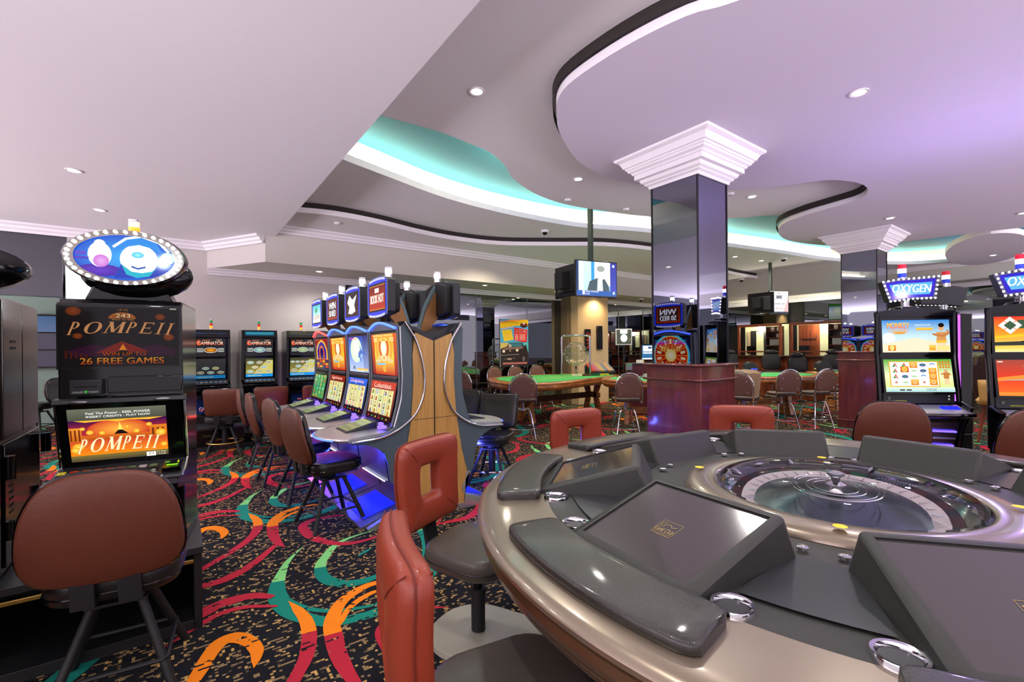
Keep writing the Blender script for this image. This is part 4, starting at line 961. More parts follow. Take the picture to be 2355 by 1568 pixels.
for v in VS:
    light('POINT', 'knee_glow', (UC-.56, v, .40), 5, (.02, .05, 1), .04); light('POINT', 'knee_glow', (UC+.62, v, .42), 16 if v < 4 else 5, (.10, .12, 1), .05)
light('POINT', 'knee_glow', (UC-.62, VS[3], .45), 12, (1, .1, .15), .08)

def end_panel():
    t = thing('slot_island_end', 'wood-panelled end of the slot machine island with grey wings and chrome trim', 'end panel', (UC, 3.6, 0))
    mp = lambda p, q, h: (p, h, q)
    for s_ in (-1, 1):
        S = lambda pts: [(s_*a, b) for a, b in (pts if s_ > 0 else pts)]
        m = MB(); m.prism(S([(.006, 1.478), (.17, 1.546), (.194, 1.363), (.188, 1.155), (.21, .845), (.262, .522), (.32, .303), (.29, .2), (.28, .04), (.006, .04)]), -.045, -.005, 'oak_panel', mp); wp = m.build('wood_panel', t, sharp=25)
        m = MB(); m.b2((s_*.006, -.0458, .815+.0), (s_*.40, -.0451, .818), 'deck_line') if 0 else m.prism(S([(.006, .823), (.212, .823), (.212, .826), (.006, .826)]), -.0465, -.044, 'deck_line', mp); m.build('joint', wp)
        m = MB(); m.prism(S([(.194, 1.56), (.255, 1.62), (.29, 1.59), (.278, 1.30), (.272, 1.20), (.285, 1.0), (.346, .776), (.42, .73), (.70, .69), (.69, .675), (.58, .664), (.50, .63), (.44, .58), (.41, .50), (.385, .336), (.345, .31), (.32, .303), (.262, .522), (.21, .845), (.188, 1.155), (.194, 1.363)]), -.035, 0, 'grey_panel', mp); m.build('side_wing', t, sharp=25)
        m = MB(); m.tube([(s_*a, -.05, b) for a, _, b in spline([(x, 0, z) for x, z in [(.265, 1.635), (.215, 1.56), (.165, 1.478), (.115, 1.32), (.092, 1.17), (.098, 1.05), (.125, .963), (.17, .88), (.226, .825), (.335, .755), (.48, .708), (.70, .695)]], 5)], .011, 'chrome', 10); m.build('chrome_trim', t)
        m = MB(); m.tube([(s_*a, -.018, b) for a, _, b in spline([(x, 0, z) for x, z in [(.29, 1.595), (.279, 1.3), (.273, 1.2), (.286, 1.0), (.348, .776)]], 5)], .007, 'silver', 8); m.build('front_edge', t)
        m = MB(); m.prism(S([(.006, .0), (.006, .05), (.285, .05), (.30, .32), (.345, .315), (.29, .25), (.262, .20), (.262, .165), (.29, .13), (.58, .012), (.58, .0)]), -.05, -.004, 'silver', mp); m.build('foot_skirt', t, sharp=25)
        # dark wedge caps on top
        m = MB(); m.prism(S([(.0, 1.44), (.0, 1.49), (.17, 1.556), (.20, 1.57), (.262, 1.64), (.23, 1.63), (.10, 1.50)]), -.03, .12, 'charcoal', mp); m.build('top_cap', t, sharp=25)
    m = MB(); m.b2((-.005, -.04, .04), (.005, -.01, 1.47), 'black_matte'); m.build('centre_groove', t)
end_panel()
m = MB(); m.prism([(-.24, 1.56), (-.02, 1.47), (.02, 1.47), (.24, 1.56), (.24, 1.60), (.14, 1.56), (-.14, 1.56), (-.24, 1.60)], 0, 2.84, 'charcoal', lambda p, q, h: (p, h, q))
tag(m.build('island_top_channel', loc=(UC, 3.6, .0), sharp=25), 'dark grey channel running along the top of the slot machine island', 'trim channel')

# stools for the island
st = stool('slot_stool', 'round-backed slot stool nearest the camera at the left side of the island', 'round', 'round-backed stools along the left of the island')
st.location = (1.02, 3.93, 0); st.rotation_euler[2] = R(90)+R(8)
for (x, y, a, l) in ((1.0, 4.78, 6, 'round-backed slot stool second from the camera at the island'), (.93, 5.55, 0, 'round-backed slot stool third from the camera at the island'), (.92, 6.35, -6, 'round-backed slot stool farthest away at the island, only its tan back edge seen')):
    dup(st, (x, y, 0), R(90+a), label=l)
dup(st, (-.19, 2.58, 0), R(-186), label='large round-backed slot stool in the left foreground, brown back towards the camera', group='brown slot stools elsewhere')
# ---------------------------------------------------------------- the three wall slot machines on their black bench
m = MB(); m.b2((-.9, 7.75, 0), (2.45, 8.80, .06), 'black_matte'); m.b2((-.9, 7.80, .06), (2.45, 8.80, .30), 'black_gloss'); m.b2((-.9, 7.74, .30), (2.45, 8.80, .34), 'charcoal')
tag(m.build('machine_bench', bevel=.004), 'long low black bench carrying the three slot machines against the wall', 'bench')
BH = .34
def wall_machine(label, sub):
    t = thing('slot_machine', label, 'slot machine', group='three black slot machines against the left wall')
    w = .5; H = 1.735-BH
    m = MB(); m.prism([(0, 0), (0, H), (-.44, H), (-.46, H-.12), (-.44, H-.14), (-.36, .62), (-.50, .55), (-.50, .48), (-.40, .42), (-.42, .05), (-.42, 0)][::-1], -w/2, w/2, 'black_gloss', lambda p, q, h: (h, p+.0, q)); m.build('cabinet', t, bevel=.006, sharp=30)
    for s_ in (-1, 1):
        m = MB(); m.prism([(-.36, .64), (-.44, H-.13), (-.47, H-.13), (-.43, .62)], s_*w/2-(.03 if s_ > 0 else 0), s_*w/2+(.03 if s_ < 0 else 0), 'charcoal', lambda p, q, h: (h, p, q)); m.build('side_cheek', t)
    m = MB(); A = Art(m, frame_map((-.2, -.4615, H-.105), (1, 0, 0), (0, .12, 1)), 'screen_soft'); m.add([(-.22, -.4625, H-.11), (.22, -.4625, H-.11), (.22, -.445, H-.012), (-.22, -.445, H-.012)], [(0, 1, 2, 3)], 'black_gloss')
    c = '#20a0d0' if sub == 1 else '#3868b0'; A.h = .002
    if sub == 1: A.rect(0, .02, .4, .08, '#106080', '#30b8e0'); A.line([(.02, .05), (.38, .05)], .006, '#90f0ff')
    else: A.line([(.01, .05), (.12, .05)], .01, c); A.line([(.28, .05), (.39, .05)], .01, c); A.text('MULTI GAMINATOR', .13, .045, .27, .056, '#8090c0')
    m.build('top_strip', t, shade=False)
    o = Vector((-.19, -.369, .66)); e = Vector((0, -.08, H-.14-.62)).normalized()
    L1 = .30; L2 = .30
    m = MB(); fm = frame_map(o+e*.335, (1, 0, 0), e); A = Art(m, fm, 'screen'); A.rect(0, 0, .38, L1, '#2a262a')
    A.text('GAMINATOR', .03, .175, .35, .225, '#ff6a30', .03, c2='#ffe8d0'); A.text('MULTI', .09, .235, .18, .25, '#ff9060', .02); A.text('G', .018, .17, .06, .245, '#ff5a28', .04); A.text('"52"', .26, .235, .33, .255, '#f0c0a0', .02)
    for k in range(3): A.rect(.02, .07+k*.022, .10, .078+k*.022, '#e8f0e8'); A.rect(.28, .07+k*.022, .36, .078+k*.022, '#e8f0e8')
    A.ell(.19, .095, .085, .04, '#f0f0e8', None, 24); A.ell(.19, .095, .078, .034, ('#603010', '#3878a0', '#709060')[sub], ('#ffa020', '#c0e0b0', '#c0d0a0')[sub], 20); m.build('upper_screen', t, shade=False)
    m = MB(); fm = frame_map(o, (1, 0, 0), e); A = Art(m, fm, 'screen_soft' if sub == 0 else 'screen'); A.rect(0, 0, .38, L2, *(('#343234', '#4a484c') if sub == 0 else ('#a89c48', '#3a382c')))
    if sub: A.poly([(.1, .05), (.38, .05), (.38, .26), (.30, .27)], '#c8bc60')
    A.rect(0, .0, .38, .05, '#2090d8'); A.text('SELECTION OF GAME', .03, .015, .22, .03, '#f0e030', .02)
    rows = [(.09, 3), (.155, 2)]+([(.23, 3 if sub == 1 else 5)] if sub else [])
    for y, n in rows:
        for i in range(n):
            sp = .38/max(3, n); x = .19+(i-(n-1)/2)*sp; r = .045 if n < 5 else .034
            A.ell(x, y, r, r*.5, '#f0f4e8', None, 16); A.ell(x, y, r*.86, r*.38, random.Random(i+n*3+sub).choice(['#c86020', '#2888b0', '#b09020', '#705030', '#60a0a0']), '#d0d8b0', 12)
    m.build('lower_screen', t, shade=False)
    m = MB(); m.prism([(-.33, .63), (-.50, .575), (-.50, .59), (-.34, .655)], -.22, .22, 'charcoal', lambda p, q, h: (h, p, q))
    d = m.build('button_deck', t)
    for i in range(7):
        b = MB(); b.box((-.18+.06*i, -.455, .607), (.036, .035, .012), 'silver', rx=.3); b.build('button', d)
    m = MB(); A = Art(m, frame_map((-.19, -.4115, .12), (1, 0, 0), (0, -.03, 1)), 'screen_soft'); m.add([(-.2, -.4225, .10), (.2, -.4225, .10), (.2, -.41, .38), (-.2, -.41, .38)], [(0, 1, 2, 3)], 'black_gloss'); A.h = .008
    A.rect(.01, 0, .37, .24, '#103070' if sub != 1 else '#1060c0', '#081030' if sub != 1 else '#2090e0'); A.text('GAMINATOR', .04, .06, .35, .12, '#ff4040', .03, c2='#ffe0f0'); A.text('MULTI', .1, .14, .22, .17, '#ff8080', .02); m.build('belly_panel', t, shade=False)
    m = MB(); m.cyl((.02, -.2, H), (.02, -.2, H+.025), .026, 'chrome')
    for k, c in enumerate(('beacon_amber', 'beacon_red', 'beacon_green')): m.cyl((.02, -.2, H+.028+.042*k), (.02, -.2, H+.066+.042*k), .021, c)
    m.cyl((.02, -.2, H+.154), (.02, -.2, H+.16), .023, 'chrome'); m.build('signal_lamp', t)
    return t
for i, u in enumerate((.435, 1.085, 1.72)):
    o = wall_machine(['black wall slot machine on the bench, leftmost, with dark menu screen', 'black wall slot machine with cyan glowing top strip, middle one', 'black wall slot machine with olive menu screen, right one partly behind the island'][i], i)
    o.location = (u, 8.66, BH)
sq = stool('slot_stool', 'square-backed brown stool in front of the leftmost wall slot machine', 'square', 'square-backed stools with gold foot rings')
sq.location = (.55, 7.45, 0); sq.rotation_euler[2] = R(180-10)
dup(sq, (1.08, 7.42, 0), R(180), label='square-backed brown stool in front of the middle wall slot machine')
dup(sq, (1.62, 7.30, 0), R(188), label='square-backed brown stool before the right wall slot machine, partly hidden by the island')
def recolor(root, frm, to):
    for o in list(C.objects):
        p = o
        while p is not None and p != root: p = p.parent
        if p is None or o.type != 'MESH': continue
        if any(ms.name == frm for ms in o.data.materials):
            o.data = o.data.copy()
            for i, ms in enumerate(o.data.materials):
                if ms.name == frm: o.data.materials[i] = M[to]
sb = dup(sq, (2.67, 4.02, 0), R(-90-22), label='black vinyl stool lit blue on the right side of the island, nearer one'); recolor(sb, 'brown_leather', 'black_leather'); recolor(sb, 'gold_foot', 'chrome'); sb.rotation_euler[2] = R(-52)
dup(sb, (2.62, 4.80, 0), R(-80), label='black vinyl stool on the right side of the island, farther one behind the shelf')
# round stools at the right machines
for (x, y, rz, l) in ((4.72, 1.30, 118, 'brown round-backed stool in front of the fighter screen slot machine at right'), (4.92, .52, 118, 'brown round-backed stool cut off by the right edge of the frame')):
    dup(st, (x+.1, y, 0), R(rz), label=l, group='brown slot stools elsewhere')

# ---------------------------------------------------------------- volcano slot machine at the left and its stand
ang = R(36.2-28-0)   # direction of its width (x axis) in world
m = MB()
m.b2((-2.2, 2.81, .385), (.11, 3.79, .42), 'charcoal'); m.b2((.07, 2.83, 0), (.105, 3.78, .385), 'black_matte'); m.b2((-2.2, 3.70, 0), (.07, 3.76, .385), 'black_matte'); m.b2((-2.2, 2.83, 0), (.07, 3.7, .05), 'black_matte'); m.b2((-.9, 2.9, .05), (-.88, 3.7, .385), 'black_matte'); m.b2((-2.2, 2.815, .34), (.07, 2.835, .36), 'gold_foot')
tag(m.build('machine_stand', bevel=.003), 'low black open-fronted stand under the volcano slot machine', 'stand')
def volcano():
    t = thing('slot_machine', 'tall black slot machine with volcano screen and oval pirate sign on top at left', 'slot machine')
    W = .475; B = .42
    def yy(z): return 0
    m = MB(); m.prism([(.45, B), (.45, 1.655), (.03, 1.655), (.0, 1.63), (.02, 1.30), (.02, 1.19), (-.0, 1.17), (.07, .85), (-.12, .80), (-.14, .775), (-.12, .75), (.04, .72), (.02, B)], -W/2, W/2, 'black_gloss', lambda p, q, h: (h, p, q)); m.build('cabinet', t, bevel=.007, sharp=30)
    # top box glass
    m = MB(); fm = frame_map((-.235, -.006, 1.325), (1, 0, 0), (0, -.07*0, 1)); A = Art(m, fm, 'screen_soft', .0005); w, h = .47, .30
    m.add([fm(0, 0, -.0), fm(w, 0, -.0), fm(w, h, -.0), fm(0, h, -.0)], [(0, 1, 2, 3)], 'black_gloss'); A.h = .001
    A.rect(.01, .01, w-.01, h-.008, '#181114', '#1c1518')
    A.poly([(.04, .085), (.12, .115), (.2, .10), (.235, .125), (.25, .125), (.30, .10), (.38, .115), (.45, .085), (.44, .06), (.05, .06)], '#3a1030')
    A.poly([(.14, .075), (.20, .112), (.235, .13), (.28, .112), (.34, .08)], '#8a2010'); A.poly([(.18, .062), (.235, .088), (.245, .088), (.30, .062)], '#120808'); A.poly([(.225, .088), (.24, .118), (.255, .088)], '#ff9020')
    for x, y, r in ((.06, .27, .028), (.385, .25, .02), (.42, .15, .022), (.075, .155, .018)): A.ell(x, y, r, r*.75, '#70300f', '#a04a18', 16)
    for k in range(5): A.rect(.03+k*.018, .05, .038+k*.018, .085-.004*k, '#5a1c12')
    serif_text(A, 'POMPEII', .035, .158, .45, .218, '#e8a066', .35, .12, .012)
    A.text('26 FREE GAMES', .085, .022, .40, .052, '#b83c10', .04, c2='#f0a030'); A.text('WIN UP TO', .165, .062, .33, .078, '#c05818', .035)
    A.ell(.24, .238, .052, .03, '#c06a20', '#703010', 20, 0, PI); A.text('243', .215, .243, .27, .262, '#ffe0b0', .02); A.text('WAYS TO WIN!', .20, .235-.006, .285, .238, '#c08850', .03); A.text('UP TO', .225, .275, .262, .284, '#c07830', .03)
    A.rect(.425, .286, .452, .293, '#c8c4b8'); m.build('top_glass', t, shade=False)
    # ticket slot row
    m = MB(); m.b2((-.19, -.012, 1.205), (-.075, .03, 1.275), 'charcoal'); m.b2((-.175, -.016, 1.243), (-.09, -.010, 1.249), 'black_gloss'); tk = m.build('ticket_slot', t, bevel=.003)
    m = MB(); A = Art(m, frame_map((-.185, -.0125, 1.208), (1, 0, 0), (0, 0, 1)), 'screen_soft'); A.text('COLLECT   TICKET', .006, .006, .10, .014, '#c8c8c0', .01); A.poly([(.052, .004), (.058, .004), (.058, .012), (.062, .012), (.055, .019), (.048, .012), (.052, .012)], '#40e040'); m.build('ticket_text', tk, shade=False)
    m = MB(); m.b2((-.055, -.008, 1.21), (.235, .02, 1.285), 'black_gloss'); m.build('blank_display', t, bevel=.003)
    m = MB(); m.prism([(.03, 1.19), (-.02, 1.185), (-.03, 1.165), (.03, 1.15)], -W/2-.012, W/2+.012, 'charcoal', lambda p, q, h: (h, p, q)); hg = m.build('hinge_bar', t, bevel=.003)
    for x in (-.155, .16): m = MB(); m.ell((x, -.030, 1.172), (.034, .006, .008), 'steel'); m.build('badge', hg)
    # main screen, tilted back
    o = Vector((-.20, .062, .885)); e = Vector((0, -.062, .255)).normalized()
    m = MB(); fm = frame_map(o-Vector((.035, 0, 0))-e*.03-Vector((0, .012, 0)), (1, 0, 0), e); m.add([fm(0, 0, 0), fm(.47, 0, 0), fm(.47, .325, 0), fm(0, .325, 0)], [(0, 1, 2, 3)], 'black_gloss')
    fm = frame_map(o-Vector((0, .014, 0)), (1, 0, 0), e); A = Art(m, fm, 'screen', .0005); w, h = .37, .262; A.rect(0, 0, w, h, '#282418'); A.h = .001
    A.rect(0, 0, w, .03, '#4a4030', '#807038'); A.rect(0, .205, w, h, '#4a4c40', '#6a6c5c'); A.rect(0, .03, w, .205, '#ff8a10', '#281048', '#c03030')
    A.ell(w*.5, .155, .12, .05, '#d04028', '#ffb040', 24); A.poly([(.02, .205), (.06, .195), (.14, .2), (.18, .192), (.22, .2), (.30, .194), (.36, .205)], '#ffb838'); A.poly([(.16, .125), (.182, .152), (.192, .152), (.225, .125)], '#1a0c10'); A.poly([(.178, .15), (.187, .19), (.198, .15)], '#ffe060')
    A.rect(0, .10, .045, .17, '#c86018', '#e89030'); A.rect(.30, .105, w, .165, '#c85a18', '#e08028')
    for k in range(3): A.rect(.004+.015*k, .105, .010+.015*k, .16, '#702c10'); A.rect(.31+.02*k, .11, .318+.02*k, .15, '#702c10')
    A.rect(.045, .105, .30, .13, '#b84a14', '#d86a20')
    for x, y, r in ((.03, .075, .022), (.02, .06, .018), (.075, .145, .014), (.12, .14, .012), (.25, .14, .013), (.345, .125, .022), (.355, .06, .014), (.05, .165, .01), (.30, .17, .012), (.215, .165, .008)): A.ell(x, y, r, r*.85, '#e89a10', '#ffe060', 14)
    serif_text(A, 'POMPEII', .022, .040, .35, .110, '#c87a20', .3, .0, .008); serif_text(A, 'POMPEII', .025, .043, .348, .112, '#fff0c0', .3, .0, .008)
    A.text('Feel The Power - REEL POWER', .07, .238, .31, .249, '#ffffff', .02); A.text('INSERT CREDITS - PLAY NOW', .07, .222, .31, .232, '#ffffff', .02)
    A.rect(.285, .006, .322, .028, '#f4f4ec'); A.text('C1', .295, .013, .312, .025, '#202020', .03); A.text('C1 Buys', .327, .022, .363, .029, '#f8f0e0', .02); A.text('1 Credit', .327, .011, .363, .018, '#f8f0e0', .02)
    m.build('main_screen', t, shade=False)
    for s_ in (-1, 1):
        m = MB(); m.tube([(s_*(W/2+.004), .0, 1.16), (s_*(W/2+.006), .07, .86), (s_*(W/2+.006), -.10, .80)], .009, 'chrome', 8); m.build('edge_trim', t)
    # button deck
    m = MB(); m.prism([(.06, .86), (-.12, .815), (-.125, .80), (.06, .80)], -W/2-.01, W/2+.01, 'charcoal', lambda p, q, h: (h, p, q)); dk = m.build('button_deck', t, bevel=.004)
    for r in range(2):
        for i in range(9):
            m = MB(); c = ['#e8c828', '#c83020', '#b83018', '#c03020', '#b83028', '#c02820', '#207848', '#b8b0b8', '#306038'][i] if r else '#c8c4a8'
            x = -.21+i*.042; y = -.095+r*.055; z = .826+.0138*r
            m.box((x, y, z+.004), (.036, .04, .014), 'charcoal', rx=.24); A = Art(m, frame_map((x-.015, y-.016, z+.008), (1, 0, 0), (0, 1, .245)), 'screen_soft'); A.h = .003; A.rect(0, 0, .03, .03, c); m.build('button', dk, shade=False)
    m = MB(); m.box((.205, -.055, .845), (.075, .085, .02), 'black_gloss', rx=.24); A = Art(m, frame_map((.172, -.09, .8485), (1, 0, 0), (0, 1, .245)), 'screen'); A.h = .0025
    A.rect(.01, .01, .055, .022, '#a0ff20'); A.rect(.0, .04, .02, .06, '#30802a'); A.rect(.05, .035, .056, .06, '#c8e030'); m.build('card_reader', dk, shade=False)
    m = MB(); m.b2((-.2, .013, .50), (.2, .021, .68), 'black_gloss'); A = Art(m, frame_map((.10, .012, .50), (1, 0, 0), (0, 0, 1)), 'screen'); A.rect(.0, 0, .09, .17, '#c04810', '#ff9020'); m.build('belly_panel', t, shade=False)
    # oval sign with bulbs
    oc = (.012, .14, 1.862); rx, rz = .243, .138
    m = MB(); n = 48
    def el(a, k, y, dz=0): return (oc[0]+rx*k*math.cos(a), y, oc[2]+rz*k*math.sin(a)+dz)
    prof = [(.80, .02), (.96, .02), (1.0, .035), (1.0, .09), (.98, .10)]
    vs = [el(2*PI*i/n, k, y) for i in range(n) for k, y in prof]; P_ = len(prof)
    m.add(vs, [(i*P_+k, ((i+1) % n)*P_+k, ((i+1) % n)*P_+k+1, i*P_+k+1) for i in range(n) for k in range(P_-1)], 'steel_dark'); sg = m.build('oval_sign', t, sharp=40)
    m = MB(); m.ell((.03, .17, 1.80), (.235, .08, .13), 'black_gloss', 24, 12); m.build('sign_shell', sg)
    m = MB(); A = Art(m, lambda x, y, h: (oc[0]+x, .03-h, oc[2]+y), 'screen', .0004); A.ell(0, 0, rx*.82, rz*.80, '#1050c8', '#30a8f0', 48)
    A.ell(-.10, -.065, .085, .03, '#4018a0', '#6030c0', 20); A.poly([(-.05, -.1), (.13, -.09), (.17, -.05), (.10, -.03), (-.02, -.03)], '#1a38b0'); A.ell(-.10, .01, .045, .06, '#e8f8ff', '#ffffff', 20); A.ell(-.095, -.02, .03, .03, '#c870d0', '#e0a8e8', 14); A.ell(-.10, .062, .022, .02, '#f0ffff', None, 12)
    A.ell(.05, -.005, .075, .075, '#f0fbff', '#ffffff', 24); A.poly([(-.045, .03), (-.02, .085), (.05, .105), (.12, .08), (.145, .03), (.10, .055), (.05, .068), (0, .055)], '#2088e0'); A.line([(-.05, .05), (0, .095), (.06, .11), (.13, .085), (.17, .04)], .012, '#e8faff')
    A.ell(.045, .018, .024, .015, '#40c0f0', '#a0f0ff', 16); A.poly([(-.02, -.03), (.0, -.08), (.04, -.095), (.09, -.085), (.12, -.04), (.10, -.06), (.06, -.07), (.02, -.065)], '#18b0c8'); A.line([(.02, -.04), (.045, -.05), (.075, -.04)], .008, '#1850b0')
    A.ell(.165, .01, .03, .03, '#c0e8ff', '#f0ffff', 14); A.rect(-.19, .005, -.15, .02, '#6040c0'); A.rect(-.195, -.015, -.14, -.005, '#5030b8'); m.build('sign_face', sg, shade=False)
    for i in range(36):
        a = 2*PI*i/36; m = MB(); p = el(a, .90, .012); m.ell(p, (.008, .007, .008), 'bulb', 8, 6); m.build('bulb', sg)
    m = MB(); m.prism([(-.18, 1.66), (.18, 1.66), (.12, 1.80), (-.12, 1.80)], .14, .30, 'black_gloss', lambda p, q, h: (p, h, q)); m.build('sign_mount', t, bevel=.01)
    m = MB(); m.cyl((.02, .14, 2.0), (.02, .14, 2.035), .024, 'beacon_amber'); m.cyl((.02, .14, 2.037), (.02, .14, 2.065), .024, 'beacon_clear'); m.cyl((.02, .14, 2.067), (.02, .14, 2.075), .025, 'chrome'); m.build('signal_lamp', t)
    return t
v = volcano(); dirx = R(36.2-62+0)
# width axis: camera-frame bearing 64 deg from forward -> world angle
wx = (math.sin(R(63))*.807+math.cos(R(63))*.591, -math.sin(R(63))*.591+math.cos(R(63))*.807)
rzv = math.atan2(wx[1], wx[0]); cr = (.033, 2.86)
v.location = (cr[0]-wx[0]*.24, cr[1]-wx[1]*.24+.0, 0); v.rotation_euler[2] = rzv
light('POINT', 'sign_glow', (-.15, 2.6, 1.9), 4, (.8, .9, 1), .03)
# its white-lit neighbour sign behind
t = thing('lit_sign', 'blank white glowing sign panel behind the oval pirate sign', 'lit sign', (-.27, 3.40, 1.56))
m = MB(); m.b2((-.22, .0, 0), (.22, .06, .36), 'black_gloss'); m.build('sign_case', t, bevel=.005)
m = MB(); m.add([(-.205, -.002, .015), (.205, -.002, .015), (.205, -.002, .345), (-.205, -.002, .345)], [(0, 1, 2, 3)], 'screen_hot', lin('#f4f8ff')); m.build('sign_face', t, shade=False)
t.rotation_euler[2] = rzv
m = MB(); m.b2((-.13, 0, .42), (.2, .28, 1.56), 'black_gloss'); o = m.build('slot_machine', loc=(-.27, 3.40, 0), bevel=.006); tag(o, 'black slot machine hidden behind the volcano machine, carrying the white lit sign', 'slot machine')

# steel-backed machines at the far left edge
def steel_machine(label, x, y, rz, sign=True):
    t = thing('slot_machine', label, 'slot machine', (x, y, 0), rz, group='steel-backed slot machines at the left edge')
    m = MB(); m.b2((-.25, -.34, .42), (.25, .34, 1.656), 'steel_dark'); m.build('cabinet', t, bevel=.008)
    m = MB(); m.b2((.2505, -.32, 1.02), (.262, -.005, 1.64), 'steel_dark'); m.b2((.2505, .005, 1.02), (.262, .32, 1.64), 'steel_dark'); m.build('upper_door', t, bevel=.003)
    m = MB(); m.b2((.2505, -.32, .46), (.266, .32, 1.0), 'black_gloss'); d = m.build('lower_door', t, bevel=.003)
    for zz in (1.45, 1.42): m = MB(); m.b2((.262, -.20, zz), (.264, -.12, zz+.012), 'black_matte'); m.build('vent', t)
    for k in range(5): m = MB(); m.b2((.266, -.26, .80-k*.03), (.268, -.20, .812-k*.03), 'black_matte'); m.build('vent', d)
    m = MB(); m.cyl((.29, .325, .86), (.29, .325, .96), .022, 'black_gloss', n=12); m.build('lock', t); m = MB(); m.cyl((.29, .325, .60), (.29, .325, .68), .018, 'black_gloss', n=12); m.build('lock', t)
    if sign:
        m = MB(); n = 32; vs = []
        for i in range(n):
            a = 2*PI*i/n
            for k, xx in ((0, .13), (.55, .13), (.80, .10), (.88, .06), (1.0, .05), (1.0, .0)): vs.append((.04-.27*k*math.cos(a), -.05-xx, 1.80+.115*k*math.sin(a)))
        m.add(vs, [(i*6+k, ((i+1) % n)*6+k, ((i+1) % n)*6+k+1, i*6+k+1) for i in range(n) for k in range(5)], 'black_gloss'); m.build('oval_sign', t, sharp=50)
    return t
steel_machine('tall steel-backed slot machine, farther of the two at the left edge, with black oval sign', -.87, 3.27, 0, True)
s2 = steel_machine('tall steel-backed slot machine, nearer of the two, cut by the left edge', -.87, 2.56, 0, False)

# ---------------------------------------------------------------- far stools and machine seen through the opening
for (x, y, rz, l) in ((-1.95, 11.5, 60, 'stool beyond the opening by the far window, left'), (-1.45, 11.2, 50, 'stool beyond the opening by the far window, right'), (-1.0, 4.6, 20, 'dark stool between the steel-backed machines and the volcano machine')):
    dup(st, (x, y, 0), R(rz), label=l, group='brown slot stools elsewhere')

